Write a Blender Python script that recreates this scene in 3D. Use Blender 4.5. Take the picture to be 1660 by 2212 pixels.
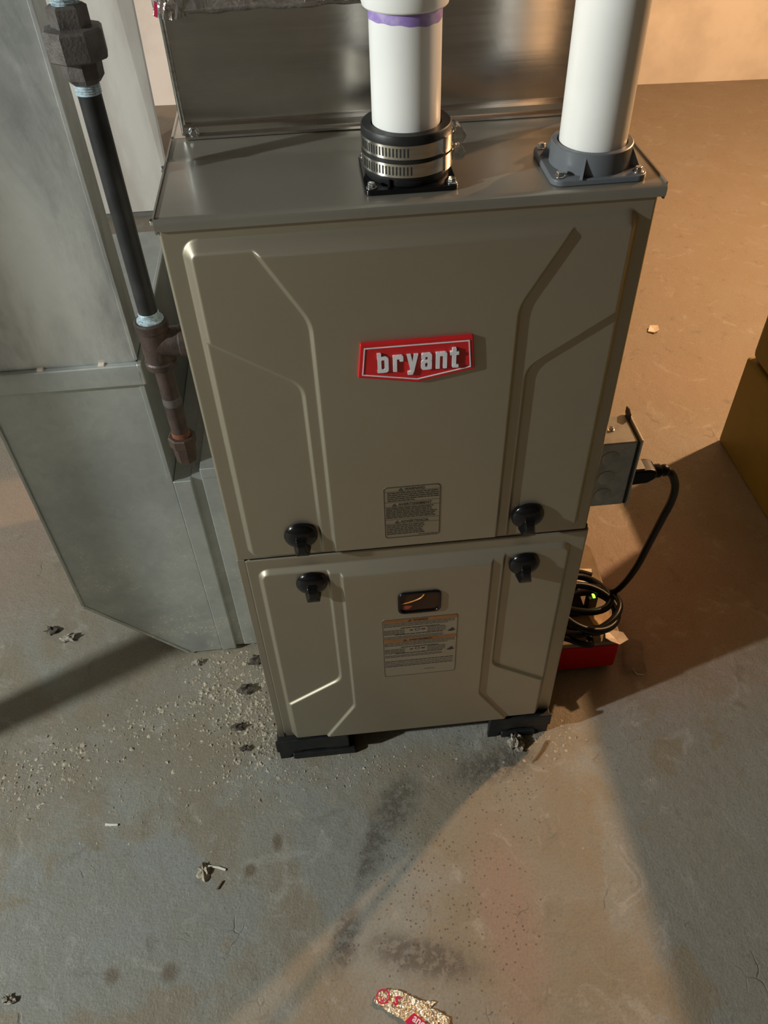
import bpy, math, random
import numpy as np
from mathutils import Matrix, Vector

random.seed(7)
RNG = np.random.default_rng(11)
SC = bpy.context.scene
COL = SC.collection
for _o in list(bpy.data.objects):
    bpy.data.objects.remove(_o)

# ------------------------------------------------------------------ camera
CAM = (-0.08488, -0.68326, 1.25886)
PITCH, YAW, ROLL, FPX = 0.789824, 0.069131, 0.040442, 1734.92
_f = Vector((math.sin(YAW)*math.cos(PITCH), math.cos(YAW)*math.cos(PITCH), -math.sin(PITCH)))
_r = Vector((math.cos(YAW), -math.sin(YAW), 0))
_d = _f.cross(_r)
_r2 = math.cos(ROLL)*_r + math.sin(ROLL)*_d
_d2 = -math.sin(ROLL)*_r + math.cos(ROLL)*_d
cam_data = bpy.data.cameras.new('camera')
cam_data.sensor_fit = 'HORIZONTAL'
cam_data.sensor_width = 36.0
cam_data.lens = 36.0*FPX/1660.0
cam_data.clip_start = 0.02
cam = bpy.data.objects.new('camera', cam_data)
COL.objects.link(cam)
M3 = Matrix((_r2, -_d2, -_f)).transposed()
cam.matrix_world = Matrix.Translation(CAM) @ M3.to_4x4()
SC.camera = cam

# ------------------------------------------------------------------ light
SC.view_settings.view_transform = 'Standard'
SC.view_settings.look = 'None'
SC.view_settings.gamma = 1.0
SC.view_settings.use_curve_mapping = False
SC.view_settings.exposure = 0.0
w = bpy.data.worlds.new('basement_air')
SC.world = w
w.use_nodes = True
w.node_tree.nodes['Background'].inputs[0].default_value = (0.05, 0.048, 0.045, 1)
w.node_tree.nodes['Background'].inputs[1].default_value = 0.08

def point_light(name, loc, power, color, radius):
    d = bpy.data.lights.new(name, 'POINT')
    d.energy = power
    d.color = color
    d.shadow_soft_size = radius
    o = bpy.data.objects.new(name, d)
    o.location = loc
    COL.objects.link(o)
    return o
COOL_LOC = (-2.93, -0.93, 1.95)
WARM_LOC = (1.80, 1.15, 1.60)
point_light('cool_bulb_light', COOL_LOC, 415, (0.93, 1.0, 0.97), 0.04)
point_light('warm_bulb_light', WARM_LOC, 218, (1.0, 0.585, 0.29), 0.03)

# ------------------------------------------------------------------ material helpers
MATS = {}
def _nodes(name):
    m = bpy.data.materials.new(name)
    m.use_nodes = True
    nt = m.node_tree
    return m, nt, nt.nodes['Principled BSDF']

def mixcol(nt, fac, a, b, mode='MIX'):
    n = nt.nodes.new('ShaderNodeMix')
    n.data_type = 'RGBA'
    n.blend_type = mode
    for sock, val in ((n.inputs[0], fac), (n.inputs[6], a), (n.inputs[7], b)):
        if hasattr(val, 'is_output'):
            nt.links.new(val, sock)
        elif isinstance(val, (int, float)):
            sock.default_value = val
        else:
            sock.default_value = (*val[:3], 1)
    return n.outputs[2]

def mth(nt, op, a, b=None, c=None, clamp=False):
    n = nt.nodes.new('ShaderNodeMath')
    n.operation = op
    n.use_clamp = clamp
    for i, val in enumerate((a, b, c)):
        if val is None:
            continue
        if hasattr(val, 'is_output'):
            nt.links.new(val, n.inputs[i])
        else:
            n.inputs[i].default_value = val
    return n.outputs[0]

def coords(nt, scale=(1, 1, 1), loc=(0, 0, 0), rot=(0, 0, 0)):
    # geometry position = world coordinates, independent of the viewer
    g = nt.nodes.new('ShaderNodeNewGeometry')
    mp = nt.nodes.new('ShaderNodeMapping')
    mp.inputs['Scale'].default_value = scale
    mp.inputs['Location'].default_value = loc
    mp.inputs['Rotation'].default_value = rot
    nt.links.new(g.outputs['Position'], mp.inputs['Vector'])
    return mp.outputs[0]

def noise(nt, vec, scale, detail=4, rough=0.55, dist=0.0):
    n = nt.nodes.new('ShaderNodeTexNoise')
    n.inputs['Scale'].default_value = scale
    n.inputs['Detail'].default_value = detail
    n.inputs['Roughness'].default_value = rough
    n.inputs['Distortion'].default_value = dist
    nt.links.new(vec, n.inputs['Vector'])
    return n.outputs['Fac']

def voronoi(nt, vec, scale, feature='F1', rnd=1.0):
    n = nt.nodes.new('ShaderNodeTexVoronoi')
    n.feature = feature
    n.inputs['Scale'].default_value = scale
    n.inputs['Randomness'].default_value = rnd
    nt.links.new(vec, n.inputs['Vector'])
    return n

def ramp(nt, fac, lo, hi, smooth=True):
    n = nt.nodes.new('ShaderNodeMapRange')
    n.interpolation_type = 'SMOOTHSTEP' if smooth else 'LINEAR'
    n.inputs['From Min'].default_value = lo
    n.inputs['From Max'].default_value = hi
    nt.links.new(fac, n.inputs['Value'])
    return n.outputs['Result']

def bump(nt, bsdf, height, strength, dist):
    b = nt.nodes.new('ShaderNodeBump')
    b.inputs['Strength'].default_value = strength
    b.inputs['Distance'].default_value = dist
    nt.links.new(height, b.inputs['Height'])
    nt.links.new(b.outputs['Normal'], bsdf.inputs['Normal'])

def simple(name, col, rough=0.5, metal=0.0, col2=None, nscale=30, bumps=0.0, bscale=200, coat=0.0, spec=0.5, stretch=(1, 1, 1), trans=0.0, emit=None, es=0.0, alpha=1.0, rvar=0.0):
    m, nt, b = _nodes(name)
    b.inputs['Base Color'].default_value = (*col, 1)
    b.inputs['Roughness'].default_value = rough
    b.inputs['Metallic'].default_value = metal
    b.inputs['Coat Weight'].default_value = coat
    b.inputs['Coat Roughness'].default_value = 0.12
    b.inputs['Specular IOR Level'].default_value = spec
    b.inputs['Transmission Weight'].default_value = trans
    b.inputs['Alpha'].default_value = alpha
    if emit:
        b.inputs['Emission Color'].default_value = (*emit, 1)
        b.inputs['Emission Strength'].default_value = es
    v = coords(nt, stretch)
    n1 = noise(nt, v, nscale)
    if col2 is None:
        col2 = tuple(c*0.82 for c in col)
    nt.links.new(mixcol(nt, ramp(nt, n1, 0.35, 0.7), col, col2), b.inputs['Base Color'])
    if rvar:
        r = mth(nt, 'MULTIPLY_ADD', n1, rvar*2, rough-rvar)
        nt.links.new(r, b.inputs['Roughness'])
    if bumps:
        bump(nt, b, noise(nt, v, bscale, 3), bumps, 0.002)
    MATS[name] = m
    return m

# painted furnace steel: taupe paint with fine metallic fleck
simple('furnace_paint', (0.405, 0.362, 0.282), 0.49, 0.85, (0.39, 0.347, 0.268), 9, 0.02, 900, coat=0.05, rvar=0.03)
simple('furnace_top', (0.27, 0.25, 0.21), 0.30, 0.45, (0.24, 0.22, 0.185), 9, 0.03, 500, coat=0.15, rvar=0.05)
simple('black_gloss', (0.004, 0.004, 0.005), 0.17, 0, None, 40, spec=0.45)
simple('black_plastic', (0.009, 0.010, 0.011), 0.45, 0, (0.017, 0.017, 0.017), 40, 0.08, 300, spec=0.28)
simple('cord_black', (0.0045, 0.0042, 0.004), 0.36, 0, None, 40, spec=0.18)
simple('black_rubber', (0.010, 0.010, 0.011), 0.45, 0, (0.016, 0.016, 0.016), 60, 0.05, 300, spec=0.35)
simple('black_iron', (0.018, 0.019, 0.021), 0.38, 0.1, (0.032, 0.032, 0.034), 40, 0.1, 500)
simple('fitting_iron', (0.072, 0.046, 0.037), 0.50, 0.2, (0.038, 0.026, 0.022), 60, 0.25, 350)
simple('union_iron', (0.135, 0.120, 0.112), 0.50, 0.35, (0.085, 0.072, 0.066), 70, 0.25, 450)
simple('rust', (0.20, 0.065, 0.025), 0.8, 0, (0.13, 0.045, 0.02), 90, 0.3, 400)
simple('cap_iron', (0.062, 0.036, 0.025), 0.62, 0.1, (0.045, 0.027, 0.02), 70, 0.25, 350)
simple('thread_dope', (0.50, 0.62, 0.69), 0.4, 0.2, (0.22, 0.29, 0.33), 260, 0.3, 500)
simple('thread_steel', (0.55, 0.60, 0.62), 0.28, 0.9, (0.40, 0.43, 0.45), 120)
simple('pvc_white', (0.83, 0.815, 0.79), 0.30, 0, (0.79, 0.775, 0.75), 12, spec=0.5)
simple('primer_purple', (0.30, 0.20, 0.52), 0.4, 0, (0.45, 0.36, 0.62), 90)
simple('grey_pvc', (0.115, 0.125, 0.14), 0.42, 0, (0.125, 0.135, 0.15), 20)
simple('stainless', (0.66, 0.63, 0.58), 0.24, 1.0, (0.55, 0.52, 0.48), 60, stretch=(1, 1, 6))
simple('zinc', (0.74, 0.76, 0.76), 0.20, 1.0, (0.5, 0.52, 0.52), 200)
simple('slot_dark', (0.01, 0.01, 0.01), 0.7)
simple('badge_red', (0.56, 0.012, 0.016), 0.36, 0, (0.50, 0.010, 0.014), 30, coat=0.2)
simple('badge_white', (0.74, 0.71, 0.74), 0.4)
simple('print_ink', (0.035, 0.028, 0.018), 0.6)
simple('label_film', (0.385, 0.342, 0.262), 0.49, 0.88, (0.37, 0.33, 0.25), 9)
simple('label_film_pale', (0.41, 0.37, 0.295), 0.50, 0.82, (0.395, 0.355, 0.28), 9)
simple('label_orange', (0.27, 0.105, 0.032), 0.5, 0, (0.21, 0.08, 0.025), 40)
simple('reflection_amber', (0.70, 0.27, 0.03), 0.35, 0, (0.42, 0.14, 0.02), 60)
simple('amber_dark', (0.035, 0.012, 0.004), 0.12, 0, (0.018, 0.007, 0.003), 30, spec=0.4)
simple('reflection_red', (0.30, 0.05, 0.03), 0.3)
simple('steel_box', (0.36, 0.36, 0.34), 0.42, 0.7, (0.28, 0.28, 0.27), 60)
simple('pump_red', (0.46, 0.002, 0.004), 0.45, 0, (0.40, 0.002, 0.004), 20, spec=0.2)
simple('pump_tan', (0.20, 0.145, 0.085), 0.4, 0, (0.16, 0.11, 0.065), 30)
simple('paper_white', (0.72, 0.62, 0.52), 0.6, 0, (0.6, 0.5, 0.42), 60)
simple('kraft', (0.55, 0.38, 0.22), 0.7, 0, (0.45, 0.3, 0.17), 60)
simple('led_green', (0.25, 0.9, 0.05), 0.3, emit=(0.30, 1.0, 0.04), es=3.0)
simple('olive_vinyl', (0.215, 0.168, 0.030), 0.55, 0, (0.185, 0.142, 0.026), 8, 0.1, 400)
simple('wall_paint', (0.84, 0.80, 0.765), 0.75, 0, (0.70, 0.66, 0.62), 5, 0.35, 60)
simple('pier_paint', (0.70, 0.65, 0.60), 0.7, 0, (0.54, 0.48, 0.43), 10, 0.3, 60, stretch=(1, 1, 0.25))
simple('pier_base', (0.16, 0.15, 0.14), 0.8)
simple('ceiling_wood', (0.075, 0.055, 0.035), 0.8, 0, (0.05, 0.035, 0.025), 6)
simple('dark_stone', (0.065, 0.068, 0.060), 0.85, 0, (0.05, 0.045, 0.04), 4, 0.4, 30)
simple('crumb', (0.42, 0.37, 0.29), 0.85, 0, (0.20, 0.165, 0.12), 60)
simple('dark_debris', (0.045, 0.034, 0.026), 0.75, 0, (0.10, 0.08, 0.06), 150)
simple('lint', (0.16, 0.13, 0.10), 0.8, 0, (0.42, 0.38, 0.33), 220)
simple('pale_splinter', (0.72, 0.69, 0.62), 0.6)
simple('film_plastic', (0.35, 0.26, 0.22), 0.3, 0, (0.25, 0.18, 0.15), 90, alpha=0.35)
simple('twig', (0.12, 0.075, 0.04), 0.8)
simple('red_print', (0.52, 0.012, 0.07), 0.45)
simple('silver_foil_plain', (0.70, 0.68, 0.66), 0.25, 0.9, (0.5, 0.47, 0.45), 60)

def mat_foil(name, a, b2, nscale=60):
    m, nt, b = _nodes(name)
    v = coords(nt)
    n1 = noise(nt, v, nscale, 3, 0.6, 1.0)
    nt.links.new(mixcol(nt, ramp(nt, n1, 0.4, 0.65), a, b2), b.inputs['Base Color'])
    b.inputs['Metallic'].default_value = 0.9
    b.inputs['Roughness'].default_value = 0.22
    bump(nt, b, noise(nt, v, nscale*1.6, 3, 0.6, 0.6), 0.8, 0.003)
    MATS[name] = m
mat_foil('gold_foil', (0.86, 0.80, 0.70), (0.74, 0.60, 0.40), 220)
mat_foil('foil_tape', (0.66, 0.62, 0.60), (0.52, 0.47, 0.45), 35)

def nt_gray(nt, col):
    g = nt.nodes.new('ShaderNodeSeparateColor')
    nt.links.new(col, g.inputs[0])
    return g.outputs[0]

def mat_galv(name, col, col2, rough, metal, dust=0.0, streak=(1, 1, 1), bstr=0.05, cstretch=(1, 1, 1)):
    m, nt, b = _nodes(name)
    v = coords(nt)
    vs = coords(nt, streak)
    sp = voronoi(nt, v, 90)
    n1 = noise(nt, coords(nt, cstretch), 7, 5, 0.62, 0.5)
    n2 = noise(nt, vs, 60, 4, 0.6)
    c = mixcol(nt, ramp(nt, n1, 0.3, 0.72), col, col2)
    c = mixcol(nt, 0.04, c, nt_gray(nt, sp.outputs['Color']), 'OVERLAY')
    if dust:
        dn = noise(nt, v, 240, 2, 0.5)
        dm = noise(nt, v, 18, 3, 0.6)
        zz = nt.nodes.new('ShaderNodeSeparateXYZ')
        g = nt.nodes.new('ShaderNodeNewGeometry')
        nt.links.new(g.outputs['Position'], zz.inputs[0])
        low = ramp(nt, zz.outputs['Z'], 0.46, 0.08)
        thr = mth(nt, 'MULTIPLY', ramp(nt, dn, 0.60, 0.65), mth(nt, 'MULTIPLY', ramp(nt, dm, 0.45, 0.62), low))
        haze = mth(nt, 'MULTIPLY', ramp(nt, dm, 0.35, 0.75), mth(nt, 'MULTIPLY', low, 0.35))
        c = mixcol(nt, mth(nt, 'MULTIPLY', mth(nt, 'ADD', thr, haze), dust, clamp=True), c, (0.72, 0.70, 0.64))
    nt.links.new(c, b.inputs['Base Color'])
    b.inputs['Metallic'].default_value = metal
    nt.links.new(mth(nt, 'MULTIPLY_ADD', n2, 0.12, rough-0.06), b.inputs['Roughness'])
    bump(nt, b, mth(nt, 'ADD', n2, mth(nt, 'MULTIPLY', n1, 3.0)), bstr, 0.002)
    MATS[name] = m
mat_galv('galvanized', (0.50, 0.52, 0.50), (0.40, 0.42, 0.41), 0.46, 0.65, dust=1.0)
mat_galv('galvanized_riser', (0.74, 0.75, 0.74), (0.36, 0.37, 0.37), 0.40, 0.72, bstr=0.12, cstretch=(1.6, 1, 0.5))  # light and dark mottling paints the sheet's cloudy reflections
mat_galv('bright_sheet', (0.74, 0.71, 0.67), (0.66, 0.63, 0.59), 0.22, 1.0, streak=(0.06, 1, 2.5), bstr=0.035)

def mat_floor():
    m, nt, b = _nodes('concrete_floor')
    v = coords(nt)
    nL = noise(nt, v, 1.7, 5, 0.6, 0.4)
    nM = noise(nt, v, 6.5, 6, 0.62, 0.3)
    nS = noise(nt, v, 38, 5, 0.65)
    nF = noise(nt, v, 260, 3, 0.6)
    geo = nt.nodes.new('ShaderNodeNewGeometry')
    def blob(x, y, r0, r1, sx=1.0, sy=1.0, ang=0.0):
        s = nt.nodes.new('ShaderNodeVectorMath'); s.operation = 'SUBTRACT'
        s.inputs[1].default_value = (x, y, 0)
        nt.links.new(geo.outputs['Position'], s.inputs[0])
        rt = nt.nodes.new('ShaderNodeMapping'); rt.vector_type = 'POINT'
        rt.inputs['Rotation'].default_value = (0, 0, -ang)
        nt.links.new(s.outputs[0], rt.inputs[0])
        ml = nt.nodes.new('ShaderNodeVectorMath'); ml.operation = 'MULTIPLY'
        ml.inputs[1].default_value = (1/sx, 1/sy, 0)
        nt.links.new(rt.outputs[0], ml.inputs[0])
        ln = nt.nodes.new('ShaderNodeVectorMath'); ln.operation = 'LENGTH'
        nt.links.new(ml.outputs[0], ln.inputs[0])
        wob = mth(nt, 'MULTIPLY_ADD', nM, (r0+r1)*0.8, -(r0+r1)*0.4)
        return ramp(nt, mth(nt, 'ADD', ln.outputs['Value'], wob), r1, r0)
    grey = (0.235, 0.235, 0.212)
    blue = (0.212, 0.221, 0.208)
    tan = (0.208, 0.178, 0.130)
    red = (0.27, 0.175, 0.135)
    c = mixcol(nt, ramp(nt, nM, 0.36, 0.60), grey, tan)
    c = mixcol(nt, mth(nt, 'MULTIPLY', ramp(nt, nL, 0.45, 0.62), 0.6), c, tan)
    # worn blue-grey paint in front of the furnace
    bl = mth(nt, 'MAXIMUM', blob(-0.50, -0.25, 0.06, 0.30, 1.0, 0.75), blob(-0.12, -0.20, 0.03, 0.16, 0.8, 1.3, 0.5))
    bl = mth(nt, 'MAXIMUM', bl, blob(0.52, -0.25, 0.12, 0.36, 1, 1.2))
    nP = noise(nt, v, 9, 8, 0.68, 0.6)
    pm_ = ramp(nt, mth(nt, 'MULTIPLY_ADD', mth(nt, 'SUBTRACT', nP, 0.5), 1.7, bl), 0.40, 0.56)
    c = mixcol(nt, mth(nt, 'MULTIPLY', pm_, 0.62), c, blue)
    # reddish patches
    rd = mth(nt, 'MAXIMUM', blob(0.10, -0.30, 0.02, 0.12, 0.6, 1.8), blob(-0.85, 0.62, 0.1, 0.35))
    rd = mth(nt, 'MAXIMUM', rd, blob(0.9, 0.95, 0.05, 0.3, 1.2, 0.6))
    rd = mth(nt, 'MAXIMUM', rd, blob(0.5, 0.25, 0.1, 0.35))
    c = mixcol(nt, mth(nt, 'MULTIPLY', rd, 0.65), c, red)
    # far floor turns browner
    sx = nt.nodes.new('ShaderNodeSeparateXYZ')
    nt.links.new(geo.outputs['Position'], sx.inputs[0])
    far = ramp(nt, sx.outputs['Y'], 0.15, 0.9)
    c = mixcol(nt, mth(nt, 'MULTIPLY', far, 0.75), c, (0.262, 0.212, 0.162))
    # pale dusty scuffs
    c = mixcol(nt, mth(nt, 'MULTIPLY', ramp(nt, noise(nt, v, 14, 5, 0.7, 1.2), 0.55, 0.74), 0.55), c, (0.36, 0.345, 0.31))
    c = mixcol(nt, mth(nt, 'MULTIPLY', ramp(nt, noise(nt, v, 21, 6, 0.75, 0.8), 0.56, 0.72), 0.55), c, (0.125, 0.108, 0.080))
    # dark damp mottling running out from under the furnace
    dk = mth(nt, 'MAXIMUM', blob(-0.045, -0.105, 0.01, 0.055, 1.5, 0.8, 0.9), blob(-0.085, -0.165, 0.01, 0.05, 0.55, 1.6, -0.35))
    dk = mth(nt, 'MAXIMUM', dk, blob(0.13, -0.055, 0.01, 0.07, 1.8, 0.6, 0.2))
    dk = mth(nt, 'MAXIMUM', dk, blob(-0.14, -0.30, 0.01, 0.05, 0.5, 1.3, -0.3))
    dk = mth(nt, 'MAXIMUM', dk, blob(-0.02, -0.335, 0.01, 0.06, 1.8, 0.6, -0.3))
    dk = mth(nt, 'MAXIMUM', dk, blob(-0.098, -0.185, 0.006, 0.030, 0.40, 2.4, -0.42))
    dkm = mth(nt, 'MULTIPLY', dk, ramp(nt, noise(nt, v, 75, 6, 0.72), 0.42, 0.54))
    c = mixcol(nt, mth(nt, 'MULTIPLY', dkm, 0.78), c, (0.060, 0.050, 0.042))
    c = mixcol(nt, mth(nt, 'MULTIPLY', dk, 0.38), c, (0.10, 0.088, 0.075))
    # spatter of small dark dots
    vd = voronoi(nt, v, 150)
    dots = ramp(nt, vd.outputs['Distance'], 0.30, 0.18)
    vsel = nt.nodes.new('ShaderNodeSeparateColor')
    nt.links.new(vd.outputs['Color'], vsel.inputs[0])
    zone = mth(nt, 'MAXIMUM', blob(0.02, -0.26, 0.05, 0.17, 0.9, 1.3, 0.3), mth(nt, 'MAXIMUM', dk, blob(0.12, -0.08, 0.04, 0.15)))
    pick = ramp(nt, mth(nt, 'ADD', vsel.outputs[0], mth(nt, 'MULTIPLY', zone, 0.55)), 0.97, 1.02)
    c = mixcol(nt, mth(nt, 'MULTIPLY', mth(nt, 'MULTIPLY', dots, pick), 0.75), c, (0.07, 0.055, 0.045))
    # brown spots
    sp = mth(nt, 'MAXIMUM', blob(-0.237, -0.146, 0.004, 0.013, 0.8, 1.4), blob(-0.279, -0.184, 0.004, 0.013))
    sp = mth(nt, 'MAXIMUM', sp, blob(-0.39, -0.315, 0.006, 0.02))
    sp = mth(nt, 'MAXIMUM', sp, blob(-0.47, -0.31, 0.006, 0.018))
    c = mixcol(nt, mth(nt, 'MULTIPLY', sp, 0.7), c, (0.10, 0.065, 0.035))
    # fine hairline crazing
    vv = nt.nodes.new('ShaderNodeVectorMath'); vv.operation = 'ADD'
    nzc = nt.nodes.new('ShaderNodeTexNoise'); nzc.inputs['Scale'].default_value = 22
    nt.links.new(v, nzc.inputs['Vector'])
    sc = nt.nodes.new('ShaderNodeVectorMath'); sc.operation = 'SCALE'; sc.inputs['Scale'].default_value = 0.05
    nt.links.new(nzc.outputs['Color'], sc.inputs[0])
    nt.links.new(v, vv.inputs[0]); nt.links.new(sc.outputs[0], vv.inputs[1])
    cr = voronoi(nt, vv.outputs[0], 26, 'DISTANCE_TO_EDGE')
    crm = mth(nt, 'MULTIPLY', ramp(nt, cr.outputs['Distance'], 0.035, 0.01), ramp(nt, noise(nt, v, 9, 3), 0.62, 0.70))
    c = mixcol(nt, mth(nt, 'MULTIPLY', crm, 0.40), c, (0.09, 0.08, 0.07))
    # grain
    c = mixcol(nt, mth(nt, 'MULTIPLY', ramp(nt, nF, 0.40, 0.75), 0.30), c, (0.09, 0.082, 0.07))
    nG = noise(nt, v, 520, 2, 0.6)
    c = mixcol(nt, mth(nt, 'MULTIPLY', ramp(nt, nG, 0.60, 0.75), 0.35), c, (0.44, 0.42, 0.38))
    nt.links.new(c, b.inputs['Base Color'])
    nt.links.new(mth(nt, 'MULTIPLY_ADD', nM, 0.25, 0.50), b.inputs['Roughness'])
    h = mth(nt, 'ADD', mth(nt, 'MULTIPLY', nS, 1.0), mth(nt, 'MULTIPLY', nF, 0.35))
    h = mth(nt, 'SUBTRACT', h, mth(nt, 'MULTIPLY', crm, 0.5))
    bump(nt, b, h, 0.45, 0.005)
    MATS['concrete_floor'] = m
mat_floor()

# ------------------------------------------------------------------ mesh helpers
class MB:
    def __init__(self):
        self.v = []; self.f = []; self.mi = []
    def add(self, verts, faces, mi=0):
        o = len(self.v)
        self.v += [tuple(p) for p in verts]
        self.f += [tuple(i+o for i in fc) for fc in faces]
        self.mi += [mi]*len(faces)
        return self
    def box(self, x0, x1, y0, y1, z0, z1, mi=0):
        vs = [(x, y, z) for z in (z0, z1) for y in (y0, y1) for x in (x0, x1)]
        return self.add(vs, [(0, 2, 3, 1), (4, 5, 7, 6), (0, 1, 5, 4), (2, 6, 7, 3), (0, 4, 6, 2), (1, 3, 7, 5)], mi)
    def lathe(self, prof, center=(0, 0, 0), axis='z', n=40, mi=0, phase=0.0, cap=True):
        vs = []
        for r, t in prof:
            for k in range(n):
                a = 2*math.pi*k/n + phase
                c, s = r*math.cos(a), r*math.sin(a)
                p = {'z': (c, s, t), 'x': (t, c, s), 'y': (c, t, -s)}[axis]
                vs.append((p[0]+center[0], p[1]+center[1], p[2]+center[2]))
        fs = []
        for i in range(len(prof)-1):
            for k in range(n):
                k2 = (k+1) % n
                fs.append((i*n+k, i*n+k2, (i+1)*n+k2, (i+1)*n+k))
        if cap:
            if prof[0][0] > 1e-6: fs.append(tuple(reversed(range(n))))
            if prof[-1][0] > 1e-6: fs.append(tuple((len(prof)-1)*n+k for k in range(n)))
        return self.add(vs, fs, mi)
    def tube(self, pts, r, n=10, mi=0):
        P = [Vector(p) for p in pts]
        rs = r if hasattr(r, '__len__') else [r]*len(P)
        T = []
        for i in range(len(P)):
            a = P[max(i-1, 0)]; b = P[min(i+1, len(P)-1)]
            T.append((b-a).normalized())
        u = T[0].orthogonal().normalized()
        vs = []
        for i, p in enumerate(P):
            u = (u - T[i]*u.dot(T[i])).normalized()
            w2 = T[i].cross(u)
            for k in range(n):
                a = 2*math.pi*k/n
                vs.append(p + rs[i]*(math.cos(a)*u + math.sin(a)*w2))
        fs = []
        for i in range(len(P)-1):
            for k in range(n):
                k2 = (k+1) % n
                fs.append((i*n+k, i*n+k2, (i+1)*n+k2, (i+1)*n+k))
        fs.append(tuple(reversed(range(n))))
        fs.append(tuple((len(P)-1)*n+k for k in range(n)))
        return self.add(vs, fs, mi)
    def prism(self, poly, plane, t0, t1, mi=0):
        # poly in 2D, extruded along the remaining axis from t0 to t1
        def P(a, b, t):
            return {'xz': (a, t, b), 'xy': (a, b, t), 'yz': (t, a, b)}[plane]
        n = len(poly)
        vs = [P(a, b, t0) for a, b in poly] + [P(a, b, t1) for a, b in poly]
        fs = [tuple(range(n)), tuple(reversed(range(n, 2*n)))]
        for k in range(n):
            k2 = (k+1) % n
            fs.append((k, n+k, n+k2, k2))
        return self.add(vs, fs, mi)
    def ringprism(self, outer, inner, plane, t0, t1, mi=0):
        def P(a, b, t):
            return {'xz': (a, t, b), 'xy': (a, b, t), 'yz': (t, a, b)}[plane]
        n = len(outer)
        vs = []
        for t in (t0, t1):
            vs += [P(a, b, t) for a, b in outer] + [P(a, b, t) for a, b in inner]
        fs = []
        for k in range(n):
            k2 = (k+1) % n
            fs += [(k, k2, n+k2, n+k), (2*n+k, 3*n+k, 3*n+k2, 2*n+k2),
                   (k, 2*n+k, 2*n+k2, k2), (n+k, n+k2, 3*n+k2, 3*n+k)]
        return self.add(vs, fs, mi)

def rrect(x0, x1, z0, z1, r, n=6):
    out = []
    for cx, cz, a0 in ((x1-r, z1-r, 0), (x0+r, z1-r, 90), (x0+r, z0+r, 180), (x1-r, z0+r, 270)):
        for k in range(n+1):
            a = math.radians(a0+90*k/n)
            out.append((cx+r*math.cos(a), cz+r*math.sin(a)))
    return out

def origin_of(p):
    v = Vector((0, 0, 0))
    while p is not None:
        v += p.location
        p = p.parent
    return v

import bmesh
def obj(name, mb, mats, parent=None, smooth=None, bevel=0.0, bseg=2, local=False, label=None, recalc=True):
    """Link one mesh object; vertices are given in world metres unless local."""
    off = Vector((0, 0, 0)) if local else origin_of(parent)
    me = bpy.data.meshes.new(name)
    me.from_pydata([(p[0]-off.x, p[1]-off.y, p[2]-off.z) for p in mb.v], [], mb.f)
    mats = mats if isinstance(mats, (list, tuple)) else [mats]
    for mname in mats:
        me.materials.append(MATS[mname])
    if len(mats) > 1:
        me.polygons.foreach_set('material_index', mb.mi)
    if recalc:
        bm = bmesh.new(); bm.from_mesh(me)
        bmesh.ops.recalc_face_normals(bm, faces=bm.faces)
        bm.to_mesh(me); bm.free()
    me.update()
    o = bpy.data.objects.new(name, me)
    COL.objects.link(o)
    if parent is not None:
        o.parent = parent
    if smooth is not None:
        me.shade_smooth()
        me.set_sharp_from_angle(angle=math.radians(smooth))
    if bevel:
        md = o.modifiers.new('edge_round', 'BEVEL')
        md.width = bevel; md.segments = bseg; md.limit_method = 'ANGLE'
        md.angle_limit = math.radians(40)
        me.shade_smooth()
        md.harden_normals = True
    if label:
        o['label'] = label
    return o

def thing(name, label, cat, loc=(0, 0, 0), group=None):
    o = bpy.data.objects.new(name, None)
    o.empty_display_size = 0.05
    o.location = loc
    o['label'] = label; o['category'] = cat
    if group: o['group'] = group
    COL.objects.link(o)
    return o

def tag(o, label, cat, group=None):
    o['label'] = label; o['category'] = cat
    if group: o['group'] = group
    return o

def instance(src, parent, loc, rot=(0, 0, 0), scale=1.0):
    c = src.copy()
    COL.objects.link(c)
    c.parent = parent
    c.location = Vector(loc) - origin_of(parent)
    c.rotation_euler = rot
    c.scale = (scale,)*3
    return c

def first_at(o, parent, loc, rot=(0, 0, 0), scale=1.0):
    o.parent = parent
    o.location = Vector(loc) - origin_of(parent)
    o.rotation_euler = rot
    o.scale = (scale,)*3
    return o

def text_mb(s, size=1.0, bold=0.0, spacing=1.0, extrude=0.0):
    cu = bpy.data.curves.new('txt', 'FONT')
    cu.body = s; cu.size = size; cu.offset = bold; cu.space_character = spacing
    cu.align_x = 'LEFT'; cu.resolution_u = 3; cu.extrude = extrude
    o = bpy.data.objects.new('txt', cu)
    COL.objects.link(o)
    dg = bpy.context.evaluated_depsgraph_get()
    me = bpy.data.meshes.new_from_object(o.evaluated_get(dg))
    vs = [tuple(v.co) for v in me.vertices]
    fs = [tuple(p.vertices) for p in me.polygons]
    bpy.data.objects.remove(o); bpy.data.curves.remove(cu); bpy.data.meshes.remove(me)
    return vs, fs

def catmull(P, n=8, closed=False):
    P = [Vector(p) for p in P]
    out = []
    for i in range(len(P)-1):
        p0 = P[max(i-1, 0)]; p1 = P[i]; p2 = P[i+1]; p3 = P[min(i+2, len(P)-1)]
        for k in range(n):
            t = k/n
            out.append(0.5*((2*p1) + (p2-p0)*t + (2*p0-5*p1+4*p2-p3)*t*t + (3*p1-p0-3*p2+p3)*t**3))
    out.append(P[-1])
    return out

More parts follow.
